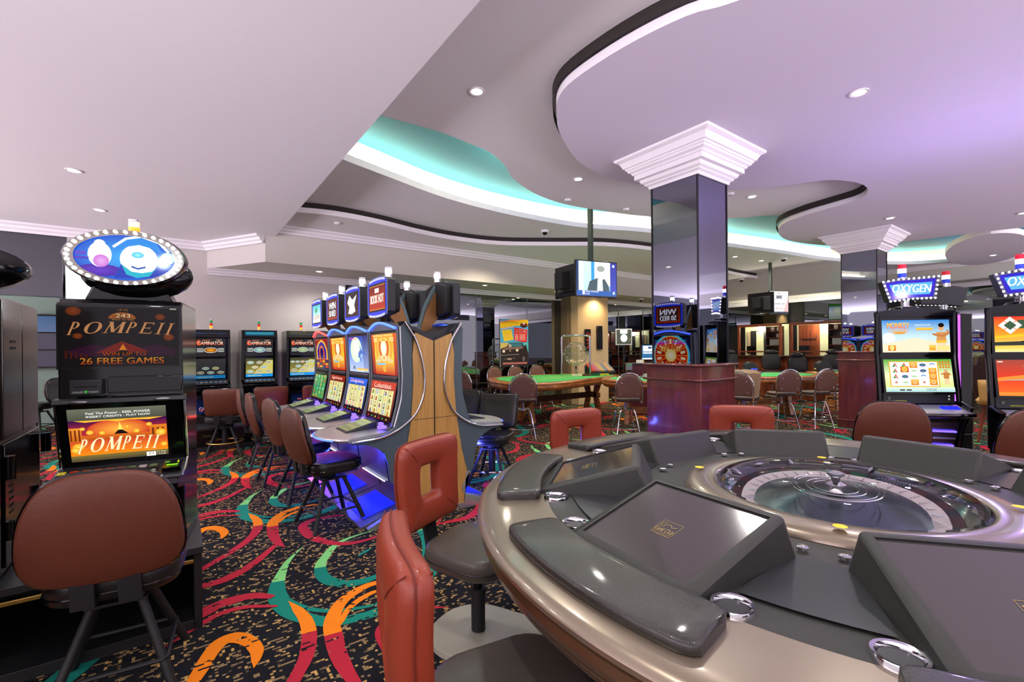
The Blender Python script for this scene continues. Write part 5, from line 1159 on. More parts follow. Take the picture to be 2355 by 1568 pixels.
# ---------------------------------------------------------------- right slot machines
def big_machine(label, kind, grp):
    t = thing('slot_machine', label, 'slot machine', group=grp)
    W = .70
    # tapered body
    m = MB(); pl = [(-W/2, 0), (W/2, 0), (.06, .42), (-.06, .42)]
    m.prism(pl, .45, 1.74, 'black_gloss'); m.prism([(-W/2+.03, .03), (W/2-.03, .03), (.06, .42), (-.06, .42)], 0, .45, 'black_gloss'); m.build('cabinet', t, bevel=.01, sharp=30)
    m = MB(); n = 12; pts = [(-W/2, 1.69)]+[(-W/2+W*i/n, 1.74+.035*math.sin(PI*i/n)) for i in range(n+1)]+[(W/2, 1.69)]
    m.prism(pts, -.03, .03, 'black_gloss', lambda p, q, h: (p, h, q)); m.build('top_bezel', t, sharp=30)
    for s_ in (-1, 1):
        m = MB(); m.tube([(s_*W/2, -.02, 1.72), (s_*(W/2+.005), -.015, 1.35), (s_*W/2, -.02, 1.28), (s_*(W/2+.005), -.06, .85), (s_*(W/2-.0), -.20, .80), (s_*(W/2-.02), -.12, .6), (s_*(W/2-.02), -.02, .1)], .022, 'black_gloss', 10); m.build('side_pillar', t)
    m = MB(); m.b2((W/2-.005, .03, .9), (W/2+.004, .2, 1.68), 'led_violet') if 0 else m.prism([(W/2+.02, -.03), (W/2+.055, -.015), (W/2+.05, .05), (W/2-.02, .05), (W/2-.01, .0)], .85, 1.70, 'led_pink'); m.build('light_panel', t)
    def scr(z0, z1, y0, y1, nm, fn):
        o = Vector((-.305, y0, z0)); e = Vector((0, y1-y0, z1-z0)); H = e.length; e.normalize()
        m = MB(); fm = frame_map(o-Vector((.02, 0, 0))-e*.02, (1, 0, 0), e); m.add([fm(0, 0, 0), fm(.65, 0, 0), fm(.65, H+.04, 0), fm(0, H+.04, 0)], [(0, 1, 2, 3)], 'black_gloss')
        A = Art(m, frame_map(o, (1, 0, 0), e), 'screen', .0006); A.h = .001; fn(A, .61, H); m.build(nm, t, shade=False)
    if kind == 0:
        def up(A, W, H):
            A.rect(0, 0, W, H, '#f8ecd8', '#3088d8', '#c8e8f0'); A.poly([(0, 0), (W, 0), (W, H*.2), (W*.5, H*.45), (0, H*.25)], '#f4e8c8'); A.ell(.06, H*.45, .06, .05, '#ffffff', None, 12)
            A.text('MONKEY', .05, H*.74, .25, H*.92, '#ff5020', .04, c2='#ffd040'); A.text('LEGEND', .07, H*.62, .24, H*.72, '#f8a020', .03); A.ell(.16, H*.6, .06, .012, '#e8a030', None, 14)
            A.text('BONUS FEATURE', .30, H*.82, .44, H*.86, '#f8ffff', .02); A.rect(.31, H*.68, .46, H*.76, '#f0a820', '#f8d050')
            # generic wrestler figure: legs, torso, folded arms, head
            A.poly([(.48, .0), (.50, H*.34), (.57, H*.34), (.585, 0), (.545, 0), (.535, H*.2), (.525, 0)], '#f0d8b8'); A.poly([(.485, H*.28), (.495, H*.52), (.49, H*.62), (.585, H*.62), (.575, H*.5), (.58, H*.28)], '#d89858'); A.rect(.49, H*.28, .58, H*.36, '#f0c040')
            A.line([(.455, H*.56), (.49, H*.53), (.55, H*.5), (.60, H*.58), (.585, H*.68)], [.015, .026, .026, .026, .02], '#c88048'); A.ell(.535, H*.76, .026, .034, '#e0a878', None, 16); A.ell(.535, H*.83, .027, .022, '#1c1410', None, 14); A.ell(.528, H*.77, .003, .003, '#201010', None, 6); A.ell(.543, H*.77, .003, .003, '#201010', None, 6)
            A.rect(.05, H*.05, .12, H*.22, '#d06010', '#f8a020'); A.ell(.085, H*.135, .02, .025, '#ffe080'); A.rect(.13, H*.07, .18, H*.2, '#f0e8c0'); A.rect(.42, H*.05, .48, H*.22, '#f0a020', '#f8d060'); A.rect(.49, H*.05, .60, H*.2, '#f8e090')
            A.text('KAJOT', .51, H*.94, .59, H*.975, '#ffffff', .02) if 0 else None
        def lo(A, W, H):
            A.rect(0, 0, W, H, '#d8e878', '#50a830', '#f0f8c0'); A.rect(.045, .05, .49, H-.02, '#e8b030'); rnd = random.Random(4)
            A.rect(.055, .058, .48, H-.028, '#fffff4')
            for i in range(5):
                for j in range(4):
                    x = .10+i*.083; y = .095+j*(H-.13)/3.4; k = [[3, 0, 0, 0], [4, 1, 2, 0], [5, 4, 4, 5], [3, 2, 1, 1], [5, 5, 5, 2]][i][j]
                    if k == 0: A.text('A', x-.02, y-.02, x+.02, y+.02, '#d02820', .04); A.ell(x-.01, y-.008, .012, .01, '#30a040', None, 8)
                    elif k == 1: A.ell(x, y, .03, .016, '#5828b0', '#30a040', 12)
                    elif k == 2: A.ring(x, y, .022, .018, .008, '#3870c8', 12, 0, PI)
                    elif k == 3: A.ell(x, y, .014, .012, '#e0a880', '#d03020', 8)
                    elif k == 4: A.ell(x, y, .026, .01, '#b8d8a8', None, 10)
                    else: A.rect(x-.035, y-.028, x+.035, y+.028, '#e07818', '#f8b830'); A.ell(x, y, .02, .018, '#ffe8a0', '#e06010', 10)
            A.rect(.145, H*.60, .22, H*.78, '#c04808', '#f08018'); A.ell(.182, H*.69, .024, .026, '#ffd860', '#f89020')
            for i in range(4):
                for j in range(3): A.ell(.505+.025*i, H-.03-.025*j, .011, .011, '#d8a010', '#e84020', 6)
            A.poly([(.525, .07), (.53, .14), (.565, .14), (.575, .07), (.555, .07), (.55, .11), (.545, .07)], '#f0d0a0'); A.poly([(.525, .13), (.52, .19), (.575, .19), (.57, .13)], '#c88040'); A.ell(.547, .205, .016, .018, '#e0a878', None, 12); A.line([(.50, .17), (.53, .185), (.565, .185), (.59, .165)], .012, '#c88040')
            A.rect(0, 0, W, .045, '#a8d8d8', '#e0f0e8')
            for x in (.12, .18): A.rect(x, .012, x+.045, .026, '#404848')
            A.text('COCOC', .36, .01, .45, .034, '#405058', .01)
    else:
        def up(A, W, H):
            A.rect(0, 0, W, H, '#ffe070', '#e83018', '#f8a020'); A.poly([(0, H*.28), (W*.3, H*.3), (W*.6, H*.42), (W, H*.5), (W, H*.2), (0, H*.18)], '#30342c'); A.rect(0, 0, W, H*.14, '#fff0a8', '#ffd040')
            A.poly([(0, H*.45), (W, H*.62), (W, H*.55), (0, H*.38)], '#ffc820'); A.rect(.17, H*.66, W, H*.9, '#38583a')
            cx, cy, r = .115, H*.75, .075
            A.poly([(cx-r*1.15, cy), (cx, cy-r*1.05), (cx+r*1.15, cy), (cx, cy+r*1.05)], '#f4f8f4'); A.poly([(cx-r*.62, cy), (cx, cy-r*.56), (cx+r*.62, cy), (cx, cy+r*.56)], '#38583a')
            for a, b in (((-.6, .5), (-.45, .36)), ((.6, .5), (.45, .36)), ((-.6, -.5), (-.45, -.36)), ((.6, -.5), (.45, -.36))): A.line([(cx+a[0]*r*1.05, cy+a[1]*r*1.1), (cx+b[0]*r*.7, cy+b[1]*r*.8)], .006, '#f07020')
            A.text('diversion', .235, H*.66, .235+.38, H*.88, '#ffffff', .03)
        def lo(A, W, H):
            A.rect(0, 0, W, H, '#f8701c', '#a84838', '#e83818'); A.poly([(0, H*.5), (W, H*.75), (W, H*.62), (0, H*.4)], '#ff9030'); A.poly([(0, H*.42), (W*.5, H*.5), (W, H*.46), (W, H*.40), (.3, H*.43)], '#b8a8a0'); A.rect(0, 0, W, H*.1, '#f89030'); A.rect(.01, H*.93, .05, H*.96, '#f8f0e0'); A.ell(W*.4, H*.82, .06, .02, '#c06048', None)
    scr(1.335, 1.655, -.028, -.012, 'upper_screen', up); scr(.945, 1.265, -.075, -.03, 'lower_screen', lo)
    m = MB(); m.b2((-W/2+.03, -.055, .83), (W/2-.03, .02, .93), 'charcoal'); bn = m.build('belly_strip', t, bevel=.005)
    m = MB(); A = Art(m, frame_map((-.3, -.0565, .835), (1, 0, 0), (0, 0, 1)), 'screen_soft', .0005); A.text('MALFUNCTION VOIDS ALL PAYS', .085, .015, .19, .026, '#e8e020', .02); A.rect(.015, .02, .05, .07, '#3a3a3c'); A.text('V', .02, .03, .045, .06, '#909090', .02)
    for z in (.03, .06): A.rect(.56, z, .575, z+.016, '#e0e0d0')
    m.build('notices', bn, shade=False)
    # silver deck
    m = MB(); n = 12; vs = []
    for i in range(n+1):
        x = -W/2+.02+(W-.04)*i/n; b = math.sin(PI*i/n)**.5; vs += [(x, -.06, .82), (x, -.24-.05*b, .765), (x, -.26-.05*b, .745), (x, -.24-.05*b, .72), (x, -.06, .70)]
    m.add(vs, [(i*5+k, i*5+5+k, i*5+6+k, i*5+1+k)[::-1] for i in range(n) for k in range(4)], 'silver'); dk = m.build('button_deck', t, sharp=35)
    m = MB(); m.tube([vs[i*5+2] for i in range(n+1)], .02, 'black_gloss', 8); m.build('deck_bumper', dk)
    m = MB(); m.box((.20, -.16, .802), (.15, .05, .012), 'led_blue_soft', rx=.29); m.build('card_reader', dk)
    for x, y in ((-.12, -.13), (-.03, -.13), (-.16, -.22), (-.02, -.22), (.14, -.22)):
        m = MB(); m.cyl((x, y, .798-(-.06-y)*.32+.01*0), (x, y, .812-(-.06-y)*.32), .026, 'white_plastic', n=14); m.build('button', dk)
    m = MB()
    m.prism([(-.02, .12), (-.16, .66), (-.10, .70), (.02, .70)], -.28, .28, 'steel', lambda p, q, h: (h, p, q)); bl = m.build('belly_grille', t, sharp=30)
    for k in range(6): m = MB(); z = .22+.07*k; y = -.045-.26*(z-.22)*1.0; m.tube([(-.26, y-.012, z), (.0, y-.02, z+.01), (.26, y-.012, z)], .010, 'led_violet' if k % 2 else 'silver', 6); m.build('grille_bar', bl)
    # topper sign with bulbs on a stalk
    m = MB(); m.cyl((0, .12, 1.75), (0, .12, 1.86), .035, 'chrome'); m.lathe([(.14, 1.765), (.12, 1.79), (.05, 1.80)], (0, .12, 0), 'black_gloss', 20); m.build('sign_stalk', t)
    m = MB(); bn = [(-.20, 1.84), (.02, 1.865), (.235, 1.87), (.27, 2.10), (.08, 2.085), (-.12, 2.075), (-.27, 2.05)]
    m.prism(bn, .04, .12, 'charcoal', lambda p, q, h: (p, h, q)); sg = m.build('sign_case', t, bevel=.008)
    m = MB(); A = Art(m, lambda x, y, h: (x, .038-h, y), 'screen', .0005); k = .86; cx, cz = .0, 1.968; A.poly([(cx+(x-cx)*k, cz+(z-cz)*k*.92) for x, z in bn], '#3020c8'); A.poly([(cx+(x-cx)*k*.85, cz+(z-cz)*k*.62) for x, z in bn], '#60b8ff')
    A.text('OXYGEN', -.17, 1.935, .19, 2.015, '#f4fcff', .04, .2); m.build('sign_face', sg, shade=False)
    P = [Vector((x, 0, z)) for x, z in bn]; tot = []
    for i in range(len(P)):
        a, b = P[i], P[(i+1) % len(P)]; L = (b-a).length; q = max(2, int(round(L/.047)))
        for j in range(q): tot.append(a+(b-a)*j/q)
    for p in tot:
        m = MB(); cp = Vector((cx, 0, cz)); p2 = cp+(p-cp)*.94; m.ell((p2.x, .036, p2.z), (.0095, .008, .0095), 'bulb', 8, 6); m.build('bulb', sg)
    m = MB(); m.cyl((0, .16, 2.06), (0, .16, 2.10), .04, 'chrome')
    for k, c in enumerate(('beacon_blue', 'beacon_white', 'beacon_red')): m.cyl((0, .16, 2.102+.045*k), (0, .16, 2.145+.045*k), .036, c)
    m.build('signal_lamp', t)
    return t
mat('led_pink', '#b040c0', .4, emis='#b860e0', es=1.6)
gbig = 'tall black slot machines with starburst signs at right'
b1 = big_machine('tall slot machine at right showing a shirtless fighter on a beach on its upper screen', 0, gbig)
b1.location = (5.95, 1.34, 0); b1.rotation_euler[2] = R(-36.2-7)
b2 = big_machine('tall slot machine at the right edge with white diamond logo on orange screen', 1, gbig)
b2.location = (6.20, .56, 0); b2.rotation_euler[2] = R(-36.2-16)
b3 = dup(b1, (7.15, 1.42, 0), R(137), label='slot machine standing back to back behind the fighter screen machine, only its lamp seen')
for o in [q for q in C.objects if q.parent == b3 and q.name.startswith('light_panel')]: bpy.data.objects.remove(o)
light('POINT', 'sign_glow', (5.6, 1.1, 2.0), 22, (.5, .36, 1), .03); light('POINT', 'sign_glow', (5.7, .2, 2.0), 26, (.5, .36, 1), .03)
# ---------------------------------------------------------------- gaming tables
def table_top(t, poly, felt, zt, th=.12):
    # wooden moulded rail: bands following the outline
    def grow(pl, k):
        cx = sum(p[0] for p in pl)/len(pl); cy = sum(p[1] for p in pl)/len(pl); out = []
        for x, y in pl:
            d = math.hypot(x-cx, y-cy); out.append((x+(x-cx)/d*k, y+(y-cy)/d*k))
        return out
    m = MB(); n = len(poly); lv = [(.0, zt), (.03, zt+.005), (.055, zt-.01), (.06, zt-.03), (.045, zt-.045), (.05, zt-.06), (.055, zt-.09), (.035, zt-.11), (.0, zt-.14), (-.10, zt-.15)]
    vs = []
    for k, z in lv: vs += [(x, y, z) for x, y in grow(poly, k)]
    m.add(vs, [(a*n+i, (a+1)*n+i, (a+1)*n+(i+1) % n, a*n+(i+1) % n) for a in range(len(lv)-1) for i in range(n)], 'table_wood')
    m.add([(x, y, zt) for x, y in grow(poly, 0)], [tuple(range(n))], 'table_wood'); m.build('rail', t, sharp=50)
    m = MB(); m.add([(x, y, zt+.002) for x, y in felt], [tuple(range(len(felt)))], 'felt'); f = m.build('felt_top', t, shade=False); return f
def trestle(t, xs, hy=.35, zt=.74):
    for x in xs:
        m = MB()
        for s_ in (-1, 1): m.prism([(s_*.16, .0), (s_*.24, .0), (s_*.20, .22), (s_*.14, .42), (s_*.22, .62), (s_*.30, zt), (s_*.18, zt), (s_*.10, .62), (s_*.06, .42), (s_*.10, .22)], x-.04, x+.04, 'table_wood', lambda p, q, h: (h, p, q))
        m.b2((x-.04, -.2, .36), (x+.04, .2, .46), 'table_wood'); m.build('leg', t, sharp=30)
    m = MB(); m.b2((xs[0], -.03, .36), (xs[-1], .03, .48), 'dark_wood'); m.build('stretcher', t, bevel=.004)
# long roulette-style table in front of the mirror wall
t = thing('gaming_table', 'long wooden gaming table with green felt, in front of the mirrored wall', 'gaming table', (6.4, 7.0, 0), 0, 'wooden gaming tables with green felt')
poly = [(-1.66, -.88), (-1.2, -1.0), (-.95, -.98), (1.35, -.32), (1.55, .1), (1.5, .62), (.2, 1.0), (-.75, 1.08), (-1.3, .75), (-1.62, .1), (-1.75, -.6)]
f = table_top(t, poly, [(a*.92, b*.9) for a, b in poly], .82)
m = MB(); A = Art(m, lambda x, y, h: (x, y+.15+.28*x, .824+h), 'print', .0004)
for i in range(13): A.line([(-.9+i*.13, -.35), (-.9+i*.13, .1)], .006, '#d8d050')
for j in range(4): A.line([(-.9, -.35+j*.15), (.66, -.35+j*.15)], .006, '#d8d050')
m.build('layout_print', f, shade=False)
trestle(t, (-.95, .85))
for i in range(16):
    c = ['#e8e2c0', '#6a4636', '#14603a', '#d0c040'][i//4]; q_ = .065*(i % 4)+.17*(i//4)*1.0+.1*(i//4)*.6; x = 6.72+q_*.85; y = 7.02-q_*.30
    m = MB()
    for k in range(8): m.lathe([(.0001, .005*k), (.028, .005*k), (.028, .005*k+.0042), (.0001, .005*k+.0042)], (0, 0, 0), 'print', 12)
    m.c = [lin(c)]*len(m.f); o = m.build('chip_stack', loc=(x, y, .825), shade=False)
    tag(o, ['cream chip stack on the long gaming table beside the bingo cage', 'brown chip stack on the long gaming table', 'dark green chip stack on the long gaming table', 'yellow chip stack on the long gaming table by the chip rack'][i//4], 'chip stack', ['cream chip stacks', 'brown chip stacks', 'green chip stacks', 'yellow chip stacks'][i//4])
t = thing('chip_rack', 'clear sloped rack full of coloured chips at the far end of the long table', 'chip rack', (7.62, 7.0, .825), R(-20))
m = MB(); m.prism([(0, 0), (.34, 0), (.34, .2), (0, .05)], -.30, .30, 'charcoal', lambda p, q, h: (h, p, q)); m.build('rack_body', t)
for i in range(11):
    c = ['#b8443c', '#c04844', '#a06080', '#b07080', '#a89070', '#c0a050', '#808898', '#607088', '#c08860', '#b09878', '#70808a'][i]
    m = MB(); m.tube([(-.26+.052*i, .01, .075), (-.26+.052*i, .33, .225)], .022, 'print', 10); m.c = [lin(c)]*len(m.f); m.build('chip_tube', t)
# blackjack tables
def bj(label, x, y, rz, s=1., z=.83):
    t = thing('gaming_table', label, 'gaming table', (x, y, 0), rz, 'wooden gaming tables with green felt')
    n = 14; poly = [(-1.0*s*math.cos(PI*i/n), -.85*s*math.sin(PI*i/n)**.8) for i in range(n+1)]+[(1.0*s, .28*s), (-1.0*s, .28*s)]
    table_top(t, poly, [(a*.9, b*.9) for a, b in poly], z)
    for sx in (-.5, .5):
        m = MB(); m.prism([(-.22, 0), (.22, 0), (.14, .25), (.12, .5), (.26, z-.14), (-.26, z-.14), (-.12, .5), (-.14, .25)], sx*s-.04, sx*s+.04, 'table_wood', lambda p, q, h: (h, p-.2, q)); m.build('leg', t, sharp=30)
    m = MB(); m.b2((-.5*s, -.23, .2), (.5*s, -.17, .32), 'table_wood'); m.build('stretcher', t)
    m = MB(); m.b2((-.32, .08, z), (.32, .26, z+.035), 'grey_frame'); m.build('chip_tray', t, bevel=.004)
    return t
bj('blackjack table left of the large column plinth, partly hidden by it', 7.25, 5.35, R(-62), .95)
bj('blackjack table right of the large column with card shoe and red box on it', 9.95, 4.95, R(-33), 1.28)
bj('farther blackjack table behind the nearer one, at the second column', 12.1, 4.1, R(-30), .55)
bj('small far gaming table just right of the large column, by the cashier counter', 10.6, 7.4, R(-20), .7)
def small(name, label, cat, loc, rz, parts, grp=None):
    t = thing(name, label, cat, loc, rz, grp)
    for nm, lo, hi, mt in parts: m = MB(); m.b2(lo, hi, mt); m.build(nm, t, bevel=.004)
    return t
small('card_shoe', 'clear card shoe on the blackjack table left of the large column', 'card shoe', (7.2, 5.5, .84), .3, [('shell', (-.1, -.06, 0), (.1, .06, .08), 'acrylic'), ('cards', (-.08, -.04, .002), (.03, .04, .06), 'card_white')])
small('card_shoe', 'clear card shoe on the blackjack table right of the large column', 'card shoe', (9.4, 5.2, .84), .3, [('shell', (-.2, -.08, 0), (.2, .08, .09), 'acrylic'), ('cards', (-.1, -.05, .002), (.05, .05, .06), 'card_white')])
small('deck_box', 'small dark red box standing on the felt right of the large column', 'box', (10.0, 4.9, .84), .3, [('body', (-.06, -.05, 0), (.06, .05, .08), 'dark_red_laminate'), ('lid', (-.062, -.052, .08), (.062, .052, .1), 'led_blue_soft')])

# ---------------------------------------------------------------- oval-backed chrome casino chairs (front faces -Y)
def casino_chair(label):
    t = thing('casino_chair', label, 'chair', group='oval-backed chrome chairs at the gaming tables')
    m = MB(); out = rrect(.42, .40, .15, 5); m.pillow(out, .07, 'brown_dark', lambda p, q, h: (p, q, .60+h*.8), edge=.12, top=.2); m.build('seat', t, sharp=70)
    sh = [(-.20, .0), (-.205, .2)]+[(-.205*math.cos(PI*i/10), .2+.20*math.sin(PI*i/10)) for i in range(1, 10)]+[(.205, .2), (.20, .0)]
    mp = lambda p, q, h: (p, .205+h+.10*q, .61+q)
    m = MB(); m.pillow([(x*.93, .03+y*.9) for x, y in sh], .045, 'brown_vinyl', mp, edge=.06, top=.2, rings=3); bk = m.build('backrest', t, sharp=70)
    for x, z in ((-.12, .26), (.12, .26), (-.13, .09), (.13, .09)): m = MB(); m.ell(mp(x, z, .03), (.009, .006, .009), 'chrome', 8, 6); m.build('stud', bk)
    m = MB(); fr = [(-.19, -.06), (-.205, .0), (-.21, .2)]+[(-.21*math.cos(PI*i/12), .2+.21*math.sin(PI*i/12)) for i in range(1, 12)]+[(.21, .2), (.205, 0), (.19, -.06)]
    m.tube([mp(x, z, 0) for x, z in fr], .011, 'chrome', 8); m.build('back_frame', t)
    m = MB(); m.tube([(-.21, .20, .57), (-.21, -.12, .565), (-.14, -.2, .565), (.14, -.2, .565), (.21, -.12, .565), (.21, .20, .57)], .010, 'chrome', 8); m.cyl((0, 0, .42), (0, 0, .565), .022, 'chrome', n=12); m.build('seat_frame', t)
    for k in range(4):
        a = PI/4+k*PI/2; m = MB(); m.tube(spline([(.02*math.cos(a), .02*math.sin(a), .44), (.12*math.cos(a), .12*math.sin(a), .45), (.17*math.cos(a), .17*math.sin(a), .38), (.27*math.cos(a), .27*math.sin(a), .0)], 4), .011, 'chrome', 8); m.build('leg', t)
    m = MB(); m.tube([(.235*math.cos(i*PI/12), .235*math.sin(i*PI/12), .16) for i in range(24)], .008, 'chrome', 6, closed=True); m.build('foot_ring', t)
    return t
cc = None
for (x, y, rz, l) in (
 (4.45, 5.80, 144, 'oval-backed chair nearest the camera at the long table, in front of its rail'),
 (4.32, 7.05, 96, 'oval-backed chair at the left end of the long table, seen nearly edge-on'),
 (5.85, 8.42, 5, 'oval-backed chair behind the long table, leftmost of the three peeking over'),
 (6.42, 8.42, 0, 'oval-backed chair behind the long table, middle of the three peeking over'),
 (7.05, 8.42, -5, 'oval-backed chair behind the long table, rightmost of the three by the pillar'),
 (5.72, 4.80, 144, 'oval-backed chair at the blackjack table left of the large column'),
 (6.22, 4.50, 130, 'oval-backed chair just left of the large plinth, mostly hidden'),
 (8.0, 4.05, 112, 'oval-backed chair right of the large plinth, under a tan jacket'),
 (7.25, 3.72, 100, 'oval-backed chair right of the large plinth, nearest, seen edge-on'),
 (8.40, 3.66, 144, 'oval-backed chair facing the right blackjack table, centre of view'),
 (8.98, 3.36, 155, 'oval-backed chair at the right blackjack table, second from the small column'),
 (9.72, 3.32, 190, 'oval-backed chair at the right blackjack table, beside the small column'),
 (10.95, 3.65, 170, 'oval-backed chair at the farther blackjack table beside the small column'),
 (10.9, 5.75, -20, 'oval-backed chair beyond the right blackjack table, back arch only'),
 (9.7, 7.6, 60, 'oval-backed chair at the far small table near the cashier')):
    if cc is None: cc = casino_chair(l); o = cc; o.location = (x, y, 0); o.rotation_euler[2] = R(rz)
    else: dup(cc, (x, y, 0), R(rz), label=l)
m = MB(); m.pillow(rrect(.38, .34, .12, 5), .09, 'jacket', lambda p, q, h: (p, h+.10*q, q), edge=.15, top=.4) if 0 else None
mat('jacket', '#a08668', .85, bump=(40, .5))
m = MB()
def jk(u, v):
    a = 2*PI*v; x = .235*math.cos(a)*(1-.15*u*u); y = .07*math.sin(a)*(1+.2*math.sin(5*a)*.3); z = .40-.46*u
    if u == 0: x *= .7; y *= .2
    return (x, .045+y-.1*u*.4, z+.62+(.03*math.sin(9*a)*.3))
m.grid(jk, 8, 28, 'jacket'); o = m.build('jacket', rz=R(112)); tag(o, 'tan jacket draped over an oval-backed chair right of the large column', 'jacket')
o.location = (8.0-math.sin(R(112))*.20, 4.05+math.cos(R(112))*.20, 0)

# ---------------------------------------------------------------- things around the mirror wall and pillar
t = thing('poster', 'colourful prize poster with a black jeep mounted on the mirrored wall', 'poster', (6.5, 8.775, 0))
pw, ph = .82, 1.12
m = MB(); m.b2((-pw/2, 0, .99), (pw/2, .012, .99+ph), 'white_plastic'); bd = m.build('poster_board', t)
m = MB(); PX = pw/.55; A = Art(m, lambda x, y, h: (-pw/2+x*PX, -.001-h, .99+y*ph), 'print_lit', .0008); W, H = .55, 1.0
A.rect(0, 0, W, H, '#30b8d8', '#60a8e0'); A.poly([(0, H*.98-.05), (0, H*.80), (.25, H*.86), (W, H*.88), (W, H), (.2, H*.99)], '#f8c818'); A.line([(0, H*.93), (.2, H*.97), (.4, H*.985)], .02, '#f08868')
A.text('GRANDES PREMIOS', .05, H*.90, .36, H*.925, '#e89020', .02, arc=.03); A.line([(.03, H*.79), (.26, H*.845)], .02, '#e8b8c8')
A.ell(W*.84, H*.88, .075, .055, '#201418', None, 24); A.text('CASINO', W*.84-.055, H*.87, W*.84+.055, H*.90, '#e83828', .04); A.ell(W*.84, H*.915, .03, .015, '#f8f0e8', None, 10)
A.poly([(.03, H*.76), (.21, H*.79), (.25, H*.57), (.07, H*.53)], '#f8d828')
for k in range(3): A.line([(.06, H*(.745-.03*k)), (.20, H*(.768-.03*k))], .010, '#c8a020')
for k in range(6): A.line([(.07, H*(.66-.018*k)), (.22, H*(.683-.018*k))], .005, '#e8a060')
A.poly([(.27, H*.81), (.29, H*.825), (W-.03, H*.79), (W-.015, H*.77), (W-.03, H*.53), (W-.05, H*.51), (.28, H*.55), (.26, H*.57)], '#d81820')
A.text('Sorteo 4 x 4', .30, H*.775, W-.04, H*.795, '#ffffff', .03); A.text('14 de Marzo 2020', .29, H*.72, W-.04, H*.745, '#ffffff', .03); A.text('05, 4 X 4 2020', .30, H*.748, W-.05, H*.768, '#ffffff', .03)
for k in range(7): A.rect(.28, H*(.68-.02*k), .35, H*(.688-.02*k), '#f8d0c8'); A.rect(.37, H*(.68-.02*k), .50-.01*(k % 3), H*(.688-.02*k), '#f8d0c8')
A.rect(0, .0, W, H*.50, '#2a8a90', '#50c8c8'); A.rect(0, .28, .15, .50, '#c8b060', '#d8c070')
A.poly([(.0, .0), (.0, .37), (.03, .39), (.12, .42), (.16, .50), (.43, .51), (.46, .43), (.50, .47), (.54, .30), (W, .28), (W, 0)], '#2c2426'); A.poly([(.15, .41), (.18, .49), (.42, .50), (.43, .42)], '#3a7888'); A.poly([(.15, .41), (.16, .49), (.21, .46), (.21, .41)], '#c0b0a8')
A.poly([(.03, .37), (.1, .40), (.43, .42), (.45, .39), (.38, .37), (.05, .35)], '#8a6a60'); A.poly([(.02, .30), (.36, .33), (.37, .37), (.03, .34)], '#463c3c')
for x in (.06, .32): A.ell(x, .325 if x < .1 else .345, .028, .03, '#d8ccc0', '#f8e8c8', 14)
for k in range(5): A.rect(.10+.042*k, .31+.004*k, .125+.042*k, .355+.004*k, '#100c0c')
A.ell(.18, .335, .015, .018, '#c0a890', None, 10); A.line([(.0, .24), (.36, .26)], .015, '#8a8080'); A.rect(.06, .14, .12, .18, '#504848'); A.rect(.13, .145, .21, .18, '#b8a098'); A.rect(.22, .16, .29, .19, '#504848')
A.ell(.45, .16, .05, .09, '#141010', None, 20); A.ell(.45, .16, .03, .06, '#6a6060', None, 14)
A.rect(.04, .05, .52, .09, '#c87870'); A.text('ACUMULA CUPONES', .05, .055, .51, .085, '#e8a8a0', .02)
m.build('poster_print', bd, shade=False)

# bingo cage
t = thing('bingo_cage', 'chrome wire bingo cage on an arched frame at the far end of the long table', 'bingo cage', (7.05, 7.28, .825), R(-36))
t.scale = (1.22, 1.22, 1.22)
m = MB(); m.tube(spline([(-.26, 0, 0), (-.25, 0, .3), (-.25, 0, .62), (-.20, 0, .70), (.20, 0, .70), (.25, 0, .62), (.25, 0, .3), (.26, 0, 0)], 4), .018, 'chrome', 10); m.build('arch_frame', t)
m = MB(); rr = .21
for k in range(12):
    a = PI*k/12; m.tube([(rr*math.cos(q)*1.0, rr*math.sin(q)*math.cos(a), .38+rr*math.sin(q)*math.sin(a)) for q in [PI*2*i/24 for i in range(24)]], .0022, 'chrome', 4, closed=True)
for k in range(1, 12):
    b = -rr+2*rr*k/12; r2 = math.sqrt(rr*rr-b*b); m.tube([(b, r2*math.cos(2*PI*i/20), .38+r2*math.sin(2*PI*i/20)) for i in range(20)], .0022, 'chrome', 4, closed=True)
m.build('wire_globe', t)
m = MB(); m.cyl((-.26, 0, .38), (-.2, 0, .38), .012, 'chrome', n=8); m.cyl((.2, 0, .38), (.26, 0, .38), .012, 'chrome', n=8); m.cyl((0, 0, .02), (0, 0, .16), .01, 'chrome', n=8); m.box((0, 0, .135), (.03, .03, .05), 'charcoal'); m.build('axle', t)
m = MB(); rnd = random.Random(2)
for i in range(26):
    a = rnd.random()*2*PI; q = rnd.random()**.5*.12; m.ell((q*math.cos(a), q*math.sin(a), .215+.02*rnd.random()+q*q*2), (.016, .016, .016), 'print', 8, 6)
m.c = [lin('#e8c8a0')]*len(m.f); o = m.build('balls', t); o['kind'] = 'stuff'

